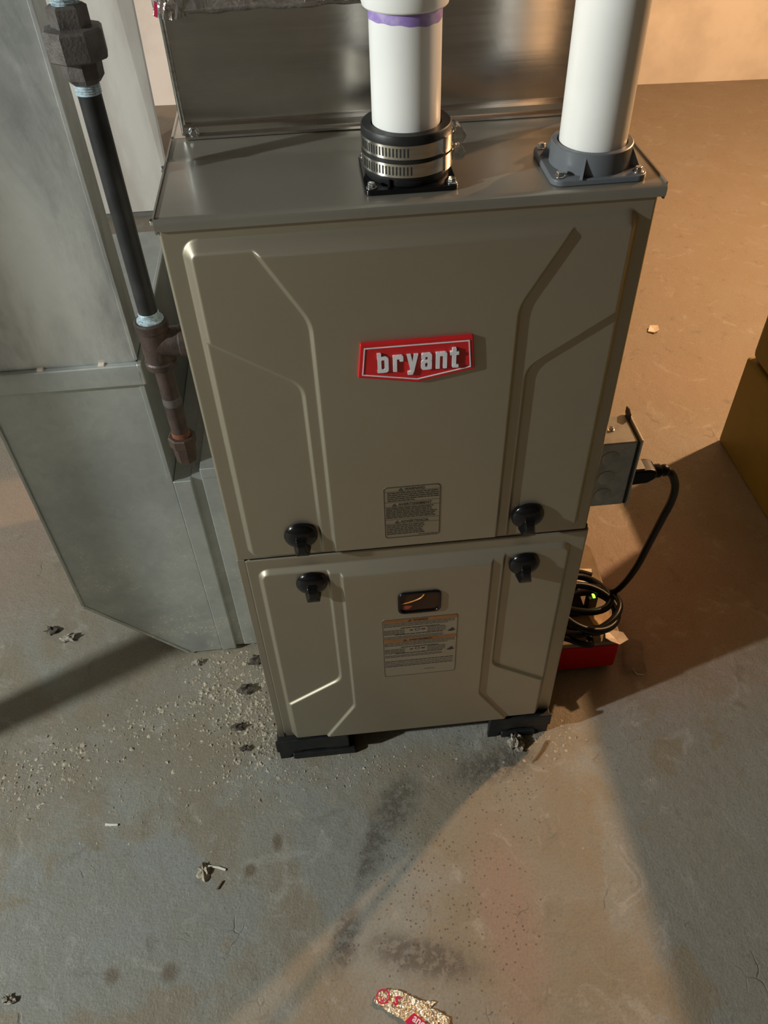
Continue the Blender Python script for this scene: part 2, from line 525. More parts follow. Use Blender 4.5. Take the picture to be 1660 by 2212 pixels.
# ------------------------------------------------------------------ the room
def struct(name, mb, m, **k):
    o = obj(name, mb, m, **k)
    o['kind'] = 'structure'
    return o
X0, X1, Y0, Y1, ZC = -3.3, 3.4, -2.6, 3.16, 2.2
struct('floor', MB().box(X0, X1, Y0, 3.40, -0.10, 0.0), 'concrete_floor')
wb = MB()   # back wall, very slightly skewed to the furnace, with a ragged foot
ys = lambda x: 3.222 - 0.0604*x
wb.add([(X0, ys(X0), -0.05), (X1, ys(X1), -0.05), (X1, ys(X1), ZC), (X0, ys(X0), ZC),
        (X0, 3.50, -0.05), (X1, 3.50, -0.05), (X1, 3.50, ZC), (X0, 3.50, ZC)],
       [(0, 1, 2, 3), (5, 4, 7, 6), (3, 2, 6, 7), (4, 5, 1, 0), (1, 5, 6, 2), (4, 0, 3, 7)])
struct('wall_back', wb, 'wall_paint')
struct('wall_left', MB().box(X0-0.12, X0, Y0, 3.40, 0, ZC), 'dark_stone')
struct('wall_right', MB().box(X1, X1+0.12, Y0, 3.40, 0, ZC), 'dark_stone')
struct('wall_front', MB().box(X0-0.12, X1+0.12, Y0-0.12, Y0, 0, ZC), 'dark_stone')
struct('ceiling', MB().box(X0-0.12, X1+0.12, Y0-0.12, 3.50, ZC, ZC+0.1), 'ceiling_wood')

pier = thing('masonry_pier', 'whitewashed pier standing on the floor behind the gas pipe', 'pier', (-0.80, 2.25, 0))
pm = MB().add([(-1.00, 2.13, 0.02), (-0.590, 2.13, 0.02), (-0.583, 2.134, 0.02), (-0.76, 2.40, 0.02), (-1.00, 2.40, 0.02),
               (-1.02, 2.13, ZC), (-0.700, 2.13, ZC), (-0.555, 2.165, ZC), (-0.76, 2.40, ZC), (-1.02, 2.40, ZC)],
              [(0, 4, 3, 2, 1), (5, 6, 7, 8, 9), (0, 1, 6, 5), (1, 2, 7, 6), (2, 3, 8, 7), (3, 4, 9, 8), (4, 0, 5, 9)])
obj('pier_shaft', pm, 'pier_paint', pier)
obj('pier_foot', MB().box(-0.985, -0.765, 2.14, 2.39, 0, 0.03).box(-0.77, -0.60, 2.14, 2.16, 0, 0.03), 'pier_base', pier)  # dark base colour stands for contact shade and damp

ch = thing('shade_blocker', 'unseen chimney stack standing close behind the furnace', 'blocker', (0.0, 1.6, 0))  # unseen mass added to keep the warm light off the left side
obj('stack', MB().box(-0.29, 0.27, 0.935, 2.35, 0, ZC), 'dark_stone', ch, bevel=0.01)
obj('blocker_plate', MB().box(0.27, 0.276, 1.45, 1.68, 0.20, 0.45), 'fitting_iron', ch, bevel=0.002)  # invented detail on the added block

# steel column out of view to the left; its shadow crosses the floor below the duct
lc = thing('support_column', 'slim grey steel support column at the far left of the basement', 'column', (-1.30, -0.142, 0))
obj('shaft', MB().lathe([(0.028, 0.008), (0.028, ZC-0.008)], (-1.30, -0.142, 0), n=32), 'steel_box', lc, smooth=40)
obj('base_plate', MB().box(-1.36, -1.24, -0.202, -0.082, 0, 0.008), 'steel_box', lc, bevel=0.001)
obj('head_plate', MB().box(-1.36, -1.24, -0.202, -0.082, ZC-0.008, ZC), 'steel_box', lc, bevel=0.001)

# ------------------------------------------------------------------ furnace
W = 0.2262
ZB, ZT, ZS = 0.060, 0.949, 0.4975
FD = 0.745
furn = thing('furnace', 'taupe gas furnace cabinet with red bryant badge and black door knobs', 'furnace', (0, 0.36, ZB))
cab = MB()
cab.box(-W, W, 0.012, FD, ZB, ZT-0.014)
obj('cabinet', cab, 'furnace_paint', furn, bevel=0.002)
# edge returns of the casing that show beside the narrower lower door
obj('casing_flange', MB().box(-W, -W+0.010, 0.003, 0.014, ZB, ZS+0.004), 'furnace_paint', furn, bevel=0.001)

tp = MB()
# front lip (rolled), flat top, crease
prof = [(0.0000, ZT-0.0108), (-0.0014, ZT-0.0102), (-0.0018, ZT-0.0040), (-0.0010, ZT-0.0015), (0.0015, ZT), (0.006, ZT+0.0002),
        (0.125, ZT), (0.130, ZT-0.0012), (0.136, ZT), (0.186, ZT), (0.186, ZT-0.003), (0.012, ZT-0.003), (0.006, ZT-0.0100)]
for i in range(1):
    n = len(prof)
    tw = W+0.0012
    vs = [(-tw, y, z) for y, z in prof] + [(tw, y, z) for y, z in prof]
    fs = [tuple(range(n)), tuple(reversed(range(n, 2*n)))]
    fs += [(k, n+k, n+(k+1) % n, (k+1) % n) for k in range(n)]
    tp.add(vs, fs)
for s in (-1, 1):   # turned-down side edges
    tp.box(s*tw-0.0008, s*tw+0.0008, 0.002, 0.183, ZT-0.014, ZT+0.0016)
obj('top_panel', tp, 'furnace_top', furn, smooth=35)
rear = MB().box(-W-0.002, W+0.002, 0.190, FD, ZT-0.016, ZT-0.001)
for s in (-1, 1):
    rear.box(s*(W+0.001)-0.001, s*(W+0.001)+0.001, 0.190, FD, ZT-0.012, ZT+0.001)
obj('outlet_flange', rear, 'bright_sheet', furn)

def sstep(t):
    t = np.clip(t, 0, 1)
    return t*t*(3-2*t)
def smin(a, b, k):
    h = np.clip(0.5+0.5*(b-a)/k, 0, 1)
    return b*(1-h)+a*h-k*h*(1-h)
def smax(a, b, k):
    return -smin(-a, -b, k)
def sd_rrect(x, z, x0, x1, z0, z1, r):
    cx, cz = (x0+x1)/2, (z0+z1)/2
    qx = np.abs(x-cx)-(x1-x0)/2+r
    qz = np.abs(z-cz)-(z1-z0)/2+r
    return -(np.hypot(np.maximum(qx, 0), np.maximum(qz, 0))+np.minimum(np.maximum(qx, qz), 0)-r)

def door_mesh(name, x0, x1, z0, z1, hfun, step=0.0011, yb=0.010):
    nx = int((x1-x0)/step)+1; nz = int((z1-z0)/step)+1
    xs = np.linspace(x0, x1, nx); zs = np.linspace(z0, z1, nz)
    X, Z = np.meshgrid(xs, zs)
    Hh = hfun(X, Z)
    edge = np.minimum(np.minimum(X-x0, x1-X), np.minimum(Z-z0, z1-Z))
    Hh = Hh - 0.002*(1-sstep(edge/0.0025))**2
    V = np.stack([X, 0.0025-Hh, Z], -1).reshape(-1, 3)
    # rim going back
    idx = np.arange(nx*nz).reshape(nz, nx)
    rim = np.concatenate([idx[0, :], idx[1:, -1], idx[-1, -2::-1], idx[-2:0:-1, 0]])
    RV = V[rim].copy(); RV[:, 1] = yb
    base = len(V)
    V = np.concatenate([V, RV])
    a = idx[:-1, :-1].ravel(); b = idx[:-1, 1:].ravel(); c = idx[1:, 1:].ravel(); d = idx[1:, :-1].ravel()
    F = np.stack([a, b, c, d], -1)
    m = len(rim); k = np.arange(m); k2 = (k+1) % m
    RF = np.stack([rim[k2], rim[k], base+k, base+k2], -1)
    F = np.concatenate([F, RF])
    off = np.array(origin_of(furn))
    V = V - off
    me = bpy.data.meshes.new(name)
    me.vertices.add(len(V)); me.vertices.foreach_set('co', V.astype(np.float32).ravel())
    me.loops.add(F.size); me.loops.foreach_set('vertex_index', F.astype(np.int32).ravel())
    me.polygons.add(len(F))
    me.polygons.foreach_set('loop_start', np.arange(0, F.size, 4, dtype=np.int32))
    me.materials.append(MATS['furnace_paint'])
    me.update(calc_edges=True); me.validate()
    me.shade_smooth(); me.set_sharp_from_angle(angle=math.radians(50))
    o = bpy.data.objects.new(name, me)
    COL.objects.link(o); o.parent = furn
    return o

L1, L2, L3 = 0.0070, 0.0112, 0.0154
SL, ST = 1.35, 1.10
def h_upper(X, Z):
    ax = np.abs(X+0.0)
    d_out = sd_rrect(X, Z, -0.2085, 0.2085, 0.5070, 0.9290, 0.016)
    dc = smax(0.1015-ax, (0.1035+(Z-0.847)*0.565-ax)*0.87, 0.006)
    db = smax(0.1165-ax, (Z-(0.7745+(ax-0.1255)*0.68))*0.827, 0.012)
    lev = L1 + (L2-L1)*sstep(db/0.0038+0.5) + (L3-L2)*sstep(dc/0.0038+0.5)
    prof = smin(SL*d_out, ST*(0.9290-Z), 0.003)
    return np.maximum(smin(prof, lev, 0.0016), 0) * sstep((d_out+0.004)/0.006)
def h_lower(X, Z):
    xx = X-0.002
    ax = np.abs(xx)
    d_out = sd_rrect(xx, Z, -0.2050, 0.2050, 0.058, 0.4815, 0.016)
    dc = smax(0.0985-ax, ((0.157-(ax-0.0985)*1.75)-Z)*0.496, 0.003)
    db = smax(0.1150-ax, ((0.2285-(ax-0.115)*0.68)-Z)*0.827, 0.010)
    lev = L1 + (L2-L1)*sstep(db/0.0038+0.5) + (L3-L2)*sstep(dc/0.0038+0.5)
    prof = smin(SL*d_out, ST*(0.4815-Z), 0.003)
    return np.maximum(smin(prof, lev, 0.0016), 0) * sstep((d_out+0.004)/0.006)
door_mesh('upper_door', -W, 0.2225, ZS+0.0035, ZT-0.0085, h_upper)
door_mesh('lower_door', -0.2172, W+0.0005, 0.0705, ZS+0.0015, h_lower)
obj('door_gap', MB().box(-0.21, W-0.002, 0.004, 0.012, ZS-0.004, ZS+0.010), 'slot_dark', furn)
obj('base_rail', MB().box(-W, W, 0.004, 0.014, ZB, 0.0695), 'furnace_paint', furn, bevel=0.001)

# knobs
kb = MB()
kb.lathe([(0.0185, 0.0), (0.0202, -0.0010), (0.0206, -0.0035), (0.0196, -0.0055), (0.0170, -0.0078), (0.0130, -0.0100), (0.0080, -0.0114), (0.0, -0.0120)], axis='y', n=48)
secs = [(0.0060, 0.0050, 0.0080, 0.0116), (0.0030, 0.0064, 0.0060, 0.0165), (-0.0010, 0.0055, 0.0045, 0.0190), (-0.0060, 0.0048, 0.0030, 0.0200), (-0.0110, 0.0052, 0.0022, 0.0203), (-0.0155, 0.0068, 0.0022, 0.0199), (-0.0195, 0.0082, 0.0030, 0.0190), (-0.0215, 0.0076, 0.0055, 0.0172)]
vs = []
for z, hw, y0, y1 in secs:
    vs += [(-hw*1.35, -y0, z), (hw*1.35, -y0, z), (hw, -y1, z), (-hw, -y1, z)]
fs = [(0, 1, 2, 3), tuple(reversed([len(vs)-4+i for i in range(4)]))]
for i in range(len(secs)-1):
    for k in range(4):
        fs.append((i*4+k, i*4+(k+1) % 4, (i+1)*4+(k+1) % 4, (i+1)*4+k))
kb.add(vs, fs)
knob = obj('door_knob', kb, 'black_gloss', None, local=True, bevel=0.0012, bseg=2)
KN = [(-0.1405, -0.0045, 0.5475), (-0.1355, -0.0045, 0.4565), (0.1395, -0.0045, 0.5465), (0.1440, -0.0045, 0.4555)]
first_at(knob, furn, KN[0])
for p in KN[1:]:
    instance(knob, furn, p)

# badge
YB = 0.0025-L3
bp = [(-0.0555, 0.8185), (0.0562, 0.8185), (0.0596, 0.7795), (0.0010, 0.7685), (-0.0596, 0.7795)]
def inset(poly, d):
    c = Vector((sum(p[0] for p in poly)/len(poly), sum(p[1] for p in poly)/len(poly)))
    out = []
    n = len(poly)
    for i in range(n):
        p0, p1, p2 = Vector(poly[i-1]), Vector(poly[i]), Vector(poly[(i+1) % n])
        def nrm(a, b):
            e = (b-a).normalized(); q = Vector((-e.y, e.x))
            return q if q.dot(c-a) > 0 else -q
        n1, n2 = nrm(p0, p1), nrm(p1, p2)
        bis = (n1+n2); bis = bis/(bis.dot(n1))
        q = p1+bis*d
        out.append((q.x, q.y))
    return out
badge = obj('brand_badge', MB().prism(bp, 'xz', YB+0.001, YB-0.0045), 'badge_red', furn, bevel=0.0012, label='red enamel badge reading bryant')
obj('badge_border', MB().ringprism(inset(bp, 0.0040), inset(bp, 0.0051), 'xz', YB-0.0044, YB-0.0052), 'badge_white', badge)
S_, XH, AS = 0.0040, 0.0188, 0.0226
lm = MB()
BZ = 0.7853
YL0, YL1 = YB-0.0044, YB-0.0066
LK = [0]
def yl():
    LK[0] += 1
    return YL1-0.00006*LK[0]
def gr(ox, x0, x1, z0, z1, r=0.0004):
    lm.prism(rrect(ox+x0, ox+x1, BZ+z0, BZ+z1, r, 3), 'xz', YL0, yl())
def gring(ox, x0, x1, z0, z1, r, i):
    lm.ringprism(rrect(ox+x0, ox+x1, BZ+z0, BZ+z1, r, 5), rrect(ox+x0+i[0], ox+x1-i[0], BZ+z0+i[1], BZ+z1-i[1], r*0.4, 5), 'xz', YL0, yl())
def gp(ox, pts):
    lm.prism([(ox+a, BZ+b) for a, b in pts], 'xz', YL0, yl())
o = -0.0396   # b
gr(o, 0, S_, 0, AS); gring(o, 0, 0.0112, 0, XH, 0.0032, (S_, 0.0038))
o = -0.0240   # r
gr(o, 0, S_, 0, XH); gr(o, 0.003, 0.0104, 0.0146, XH, 0.0016); gr(o, 0.0066, 0.0104, 0.0118, XH-0.001, 0.0008)
o = -0.0103   # y
gp(o, [(0, XH), (0.0042, XH), (0.0078, 0.0), (0.0038, 0.0)]); gp(o, [(0.0074, XH), (0.0116, XH), (0.0074, -0.0012), (0.0036, -0.0012)])
gp(o, [(0.0010, -0.0048), (0.0060, -0.0048), (0.0074, -0.0010), (0.0010, -0.0012)])
o = 0.0042    # a
gr(o, 0.0066, 0.0108, 0, 0.0172, 0.0004); gr(o, 0.0003, 0.0108, 0.0150, XH, 0.0018); gr(o, 0.0003, 0.0042, 0.0126, 0.0172, 0.0006)
gring(o, 0, 0.0108, 0, 0.0114, 0.0026, (0.0040, 0.0032))
o = 0.0190    # n
gr(o, 0, S_, 0, XH); gr(o, 0.003, 0.0112, 0.0148, XH, 0.0018); gr(o, 0.0072, 0.0112, 0, XH-0.001, 0.0004)
o = 0.0332    # t
gr(o, 0.0022, 0.0062, 0.0008, AS); gr(o, 0, 0.0088, 0.0150, XH); gr(o, 0.0024, 0.0088, 0, 0.0038, 0.001)
obj('badge_lettering', lm, 'badge_white', badge, recalc=True)

# warning label, upper door
def dashes(mb, x0, x1, z, h, y, rng, wmin=0.002, wmax=0.008, gap=0.0009):
    x = x0
    while x < x1-0.001:
        w2 = min(rng.uniform(wmin, wmax), x1-x)
        mb.add([(x, y, z), (x+w2, y, z), (x+w2, y, z+h), (x, y, z+h)], [(0, 1, 2, 3)])
        x += w2+gap
def put_text(mb, s, cx, z, h, y, bold=0.01, width=None):
    vs, fs = text_mb(s, 1.0, bold)
    a, b2 = min(p[0] for p in vs), max(p[0] for p in vs)
    t = max(p[1] for p in vs)
    sc = h/t
    sx = sc if width is None else width/(b2-a)
    mb.add([(cx+(p[0]-(a+b2)/2)*sx, y, z+p[1]*sc) for p in vs], fs)
def triangle(mb, cx, z, h, y):
    o = [(cx-h*0.58, z), (cx+h*0.58, z), (cx, z+h)]
    i = [(cx-h*0.34, z+h*0.14), (cx+h*0.34, z+h*0.14), (cx, z+h*0.74)]
    n = 3
    mb.add([(a, y, b) for a, b in o]+[(a, y, b) for a, b in i], [(k, (k+1) % 3, 3+(k+1) % 3, 3+k) for k in range(3)])
    mb.add([(cx-h*0.05, y, z+h*0.2), (cx+h*0.05, y, z+h*0.2), (cx+h*0.05, y, z+h*0.58), (cx-h*0.05, y, z+h*0.58)], [(0, 1, 2, 3)])

rg = random.Random(3)
wl = obj('warning_label', MB().prism(rrect(-0.0385, 0.0290, 0.5345, 0.6205, 0.005), 'xz', YB+0.0005, YB-0.0003), 'label_film', furn, label='clear warning label printed in black')
pr = MB()
yp = YB-0.0006
pr.ringprism(rrect(-0.0382, 0.0287, 0.5348, 0.6202, 0.0048), rrect(-0.0374, 0.0279, 0.5356, 0.6194, 0.0042), 'xz', YB-0.0003, yp)
for z in (0.6125, 0.5955, 0.5880, 0.5665, 0.5590):
    pr.add([(-0.0374, yp, z), (0.0279, yp, z), (0.0279, yp, z+0.0004), (-0.0374, yp, z+0.0004)], [(0, 1, 2, 3)])
put_text(pr, 'WARNING', -0.002, 0.6140, 0.0042, yp, 0.02, 0.024); triangle(pr, -0.0180, 0.6136, 0.0050, yp)
put_text(pr, 'AVERTISSEMENT', -0.0015, 0.5895, 0.0042, yp, 0.02, 0.040); triangle(pr, -0.0260, 0.5890, 0.0050, yp)
put_text(pr, 'ADVERTENCIA', -0.002, 0.5603, 0.0042, yp, 0.02, 0.034); triangle(pr, -0.0230, 0.5600, 0.0050, yp)
for k in range(5):
    dashes(pr, -0.0340, 0.0268 - (0.028 if k == 4 else 0.0), 0.6098-0.0031*k, 0.0015, yp, rg)
for k in range(7):
    dashes(pr, -0.0360, 0.0255 - rg.uniform(0, 0.008), 0.5853-0.0027*k, 0.0014, yp, rg)
for k in range(6):
    dashes(pr, -0.0360, 0.0110 - rg.uniform(0, 0.004), 0.5560-0.0030*k, 0.0014, yp, rg)
dashes(pr, 0.003, 0.0255, 0.5372, 0.0010, yp, rg)
obj('label_print', pr, 'print_ink', wl, recalc=False)

# sight window, lower door
sw = obj('sight_window', MB().ringprism(rrect(-0.0250, 0.0340, 0.3830, 0.4262, 0.009), rrect(-0.0215, 0.0305, 0.3865, 0.4227, 0.007), 'xz', YB+0.001, YB-0.0035), 'black_gloss', furn, bevel=0.0012, label='dark amber sight glass in black gasket')
obj('amber_pane', MB().prism(rrect(-0.0217, 0.0307, 0.3863, 0.4229, 0.007), 'xz', YB+0.001, YB-0.0010), 'amber_dark', sw)
arc = MB()
apts = catmull([(-0.0205, YB-0.0012, 0.4040), (-0.0120, YB-0.0012, 0.4050), (-0.0020, YB-0.0012, 0.4085), (0.0060, YB-0.0012, 0.4130), (0.0100, YB-0.0012, 0.4185), (0.0112, YB-0.0012, 0.4222)], 5)
arc.tube(apts, [0.0009+0.0003*math.sin(math.pi*i/len(apts)) for i in range(len(apts))], 6)
obj('amber_reflection', arc, 'reflection_amber', sw, smooth=60)  # orange curve paints the burner reflection in the glass
obj('red_reflection', MB().add([(-0.0180, YB-0.0013, 0.4000), (-0.0050, YB-0.0013, 0.3980), (-0.0095, YB-0.0013, 0.3920), (-0.0180, YB-0.0013, 0.3905)], [(0, 1, 2, 3)]), 'reflection_red', sw, recalc=False)  # reddish part of that reflection, put in as flat colour

# rating label, lower door
rl = obj('rating_label', MB().prism(rrect(-0.0475, 0.0585, 0.2310, 0.3700, 0.004), 'xz', YB+0.0005, YB-0.0003), 'label_film_pale', furn, label='printed safety label with two orange bars')
ob = MB()
for z0, z1 in ((0.3620, 0.3690), (0.3165, 0.3235)):
    ob.add([(-0.0465, yp, z0), (0.0575, yp, z0), (0.0575, yp, z1), (-0.0465, yp, z1)], [(0, 1, 2, 3)])
obj('orange_bar', ob, 'label_orange', rl, recalc=False)
pr = MB()
yq = yp-0.0002
pr.ringprism(rrect(-0.0472, 0.0582, 0.2313, 0.3697, 0.004), rrect(-0.0467, 0.0577, 0.2318, 0.3692, 0.0036), 'xz', YB-0.0003, yp)
put_text(pr, 'WARNING', 0.006, 0.3634, 0.0040, yq, 0.02, 0.021); triangle(pr, -0.0090, 0.3628, 0.0052, yq)
put_text(pr, 'AVERTISSEMENT', 0.0065, 0.3179, 0.0040, yq, 0.02, 0.034); triangle(pr, -0.0160, 0.3173, 0.0052, yq)
for zt in (0.3595, 0.3140):
    for k in range(3):
        dashes(pr, -0.0455, 0.055-(0.01 if k == 2 else 0), zt-0.0032*k, 0.0011, yp, rg)
    dashes(pr, -0.0220, 0.0330, zt-0.0118, 0.0017, yp, rg)
    for k in range(4):
        dashes(pr, -0.0455, -0.0160, zt-0.0155-0.003*k, 0.0011, yp, rg)
        dashes(pr, 0.0160, 0.0420, zt-0.0140-0.003*k, 0.0010, yp, rg)
    dashes(pr, -0.0300, 0.0380, zt-0.0265, 0.0017, yp, rg)
    for k in range(2):
        dashes(pr, -0.0455, 0.0380, zt-0.0310-0.0032*k, 0.0011, yp, rg)
    # pictograms: flame, ring, spark
    zc = zt-0.0185
    pr.add([(-0.0100, yp, zc), (-0.0045, yp, zc), (-0.0055, yp, zc+0.0030), (-0.0085, yp, zc+0.0022)], [(0, 1, 2, 3)])
    pr.add([(0.0070, yp, zc+0.0004), (0.0130, yp, zc), (0.0120, yp, zc+0.0034), (0.0095, yp, zc+0.0024), (0.0080, yp, zc+0.0034)], [(0, 1, 2, 3, 4)])
    ring = [(0.0015+0.0036*math.cos(a*math.pi/8), zc+0.0022+0.0030*math.sin(a*math.pi/8)) for a in range(16)]
    rin = [(0.0015+0.0029*math.cos(a*math.pi/8), zc+0.0022+0.0023*math.sin(a*math.pi/8)) for a in range(16)]
    pr.ringprism(ring, rin, 'xz', YB-0.0003, yp)
    zc = zt-0.0265
    pr.add([(0.0440, yp, zc), (0.0495, yp, zc-0.0018), (0.0560, yp, zc+0.0006), (0.0525, yp, zc+0.0030), (0.0535, yp, zc+0.0062), (0.0510, yp, zc+0.0062), (0.0480, yp, zc+0.0030)], [(0, 1, 2, 3, 4, 5, 6)])
for k in range(4):
    dashes(pr, -0.0455, 0.0540, 0.2685-0.0042*k, 0.0016 if k in (0, 3) else 0.0011, yp, rg)
dashes(pr, 0.0120, 0.0270, 0.2430, 0.0010, yp, rg)
obj('rating_print', pr, 'print_ink', rl, recalc=False)

# hex washer screw, shared
sm = MB()
sm.lathe([(0.0052, 0), (0.0054, 0.0008), (0.0046, 0.0014)], n=20)
sm.lathe([(0.0040, 0.0008), (0.0040, 0.0042), (0.0034, 0.0050)], n=6)
SCREW = obj('hex_screw', sm, 'zinc', None, local=True, bevel=0.0003)
SCREW_USED = [False]
def screw(parent, loc, rot=(0, 0, 0), scale=1.0):
    if not SCREW_USED[0]:
        SCREW_USED[0] = True
        return first_at(SCREW, parent, loc, rot, scale)
    return instance(SCREW, parent, loc, rot, scale)
# side screws just showing at the left of the casing top
screw(furn, (-W-0.0035, 0.020, ZT-0.010), (0, -math.pi/2, 0), 0.9)
screw(furn, (-W-0.0035, 0.130, ZT-0.008), (0, -math.pi/2, 0), 0.9)

# ------------------------------------------------------------------ feet
def foot(name, x0, x1, s, label, yo=0.0):
    t = thing(name, label, 'foot', ((x0+x1)/2, 0.06, 0), 'black feet under the furnace')
    a, b2 = (x0, x1)
    c = MB().box(a, b2, -0.006, 0.130, 0.0405, 0.0595)
    obj('top_plate', c, 'black_plastic', t, bevel=0.003)
    g = MB().box(a-0.002, b2, -0.012, -0.006, 0.036, 0.066 if yo == 0 else 0.0590)
    obj('front_guard', g, 'black_plastic', t, bevel=0.002)
    # arched skirt
    pts = [(a, 0.040), (a, 0.0)]
    pts += [(a+0.014, 0.0), (a+0.020, 0.012)]
    nA = 10
    for k in range(nA+1):
        u = k/nA
        x = a+0.030+(b2-a-0.060)*u
        pts.append((x, 0.014+0.014*math.sin(math.pi*u)))
    pts += [(b2-0.020, 0.012), (b2-0.014, 0.0), (b2, 0.0), (b2, 0.040)]
    obj('arched_skirt', MB().prism(pts, 'xz', -0.004, 0.004), 'black_plastic', t, bevel=0.001)
    obj('base_pad', MB().box(a+0.022, b2+(0.010 if s < 0 else -0.022), -0.008, 0.125, 0.0, 0.016), 'black_plastic', t, bevel=0.003)
    for yy in (0.05, 0.12):
        obj('web', MB().box(a+0.004, b2-0.004, yy-0.003, yy+0.003, 0.014, 0.041), 'black_plastic', t)
    t.location.y += yo
    return t
foot('equipment_foot', -0.2300, -0.1120, -1, 'black plastic foot under the furnace corner beside the return duct')
foot('equipment_foot', 0.1250, 0.2280, 1, 'black plastic foot under the furnace corner beside the red pump')
foot('equipment_foot', -0.2280, -0.1120, 1, 'black plastic foot under the furnace rear corner on the duct side', 0.60)
foot('equipment_foot', 0.1250, 0.2280, 1, 'black plastic foot under the furnace rear corner on the pump side', 0.60)

# ------------------------------------------------------------------ plenum
YP = 0.1865
plen = thing('supply_plenum', 'shiny sheet metal plenum on top of the furnace', 'duct', (0, 0.45, ZT))
PT = ZC-0.005
pm = MB().box(-0.2127, 0.2127, YP, 0.72, ZT-0.0005, PT)
obj('plenum_box', pm, 'bright_sheet', plen)
hm = MB()
hm.prism([(YP-0.0002, ZT+0.0150), (YP-0.0045, ZT+0.0145), (YP-0.0060, ZT+0.0120), (YP-0.0050, ZT+0.0060), (YP-0.0085, ZT+0.0035), (YP-0.0085, ZT+0.0010), (YP-0.0002, ZT+0.0006)], 'yz', -0.212, 0.212)
obj('bottom_hem', hm, 'bright_sheet', plen, smooth=40)
obj('corner_seam', MB().tube([(-0.2132, YP-0.0005, ZT+0.003), (-0.2132, YP-0.0005, PT)], 0.0028, 10), 'zinc', plen, smooth=60)
screw(plen, (-0.2030, YP-0.0055, ZT+0.0075), (math.pi/2, 0, 0), 0.95)
# foil tape band
nx, nz = 90, 12
vs = []; fs = []
for j in range(nz+1):
    for i in range(nx+1):
        u = i/nx; t2 = j/nz
        x = -0.2165+0.433*u
        z = 1.0595+0.062*t2+0.0008*math.sin(u*37)+(0.0006*math.sin(u*90) if j == 0 else 0)
        wr = 0.0008+0.0009*abs(math.sin(u*23+t2*3))*RNG.random()
        if u < 0.10: wr += 0.0022*abs(math.sin(u*260+t2*9))
        vs.append((x, YP-wr, z))
for j in range(nz):
    for i in range(nx):
        a = j*(nx+1)+i
        fs.append((a, a+1, a+nx+2, a+nx+1))
tm = MB().add(vs, fs)
base = len(tm.v)
tape = obj('foil_tape', tm, 'foil_tape', plen, smooth=60, recalc=False)
tape.modifiers.new('thickness', 'SOLIDIFY').thickness = 0.0005
# bunched tape around the left corner
rt = np.random.default_rng(4)
bt_v = []; bt_f = []
nu, nv = 12, 9
for j2 in range(nv+1):
    for i2 in range(nu+1):
        u, t2 = i2/nu, j2/nv
        x = -0.2215+0.030*u
        y = YP+0.010-0.014*min(1, u*3.0)-0.0045*rt.random()*(1-u)
        bt_v.append((x+0.002*(rt.random()-0.5), y, 1.0565+0.060*t2+0.003*(rt.random()-0.5)*(1-u)))
for j2 in range(nv):
    for i2 in range(nu):
        q = j2*(nu+1)+i2
        bt_f.append((q, q+1, q+nu+2, q+nu+1))
bt_o = obj('tape_bunch', MB().add(bt_v, bt_f), 'foil_tape', tape, recalc=False)
bt_o.modifiers.new('thickness', 'SOLIDIFY').thickness = 0.0005
obj('red_stroke', MB().add([(-0.2185, YP-0.0095, 1.061), (-0.2155, YP-0.0098, 1.060), (-0.2135, YP-0.0095, 1.072), (-0.2160, YP-0.0092, 1.073)], [(0, 1, 2, 3)]), 'red_print', tape, recalc=False)
for (xa, za, xb, zb, wd) in ((-0.140, 1.085, -0.1345, 1.0685, 0.0035), (-0.136, 1.087, -0.1290, 1.0690, 0.0035), (-0.131, 1.088, -0.1245, 1.0730, 0.003), (-0.060, 1.0705, -0.046, 1.0725, 0.004), (-0.038, 1.0705, -0.028, 1.0730, 0.004)):
    obj('red_stroke', MB().add([(xa, YP-0.0038, za), (xa+wd, YP-0.0038, za), (xb+wd, YP-0.0038, zb), (xb, YP-0.0038, zb)], [(0, 1, 2, 3)]), 'red_print', tape, recalc=False)

# ------------------------------------------------------------------ left vent
LX, LY = 0.0002, 0.059
cpl = thing('vent_coupling', 'black rubber pipe coupling with two steel band clamps on furnace top', 'coupling', (LX, LY, ZT))
fl = MB()
fl.prism(rrect(-0.0418, 0.0425, 0.0175, 0.1010, 0.006), 'xy', ZT+0.0002, ZT+0.0050)
obj('mounting_flange', fl, 'black_gloss', cpl, bevel=0.001)
sl = MB().lathe([(0.0375, ZT+0.0045), (0.0385, ZT+0.0060), (0.0385, ZT+0.0110), (0.0398, ZT+0.0115), (0.0398, ZT+0.0400), (0.0405, ZT+0.0405), (0.0405, ZT+0.0470), (0.0395, ZT+0.0485), (0.0320, ZT+0.0488), (0.0312, ZT+0.0470), (0.0312, ZT+0.0300)], (LX, LY, 0), n=64, cap=False)
obj('rubber_sleeve', sl, 'black_rubber', cpl, smooth=35)
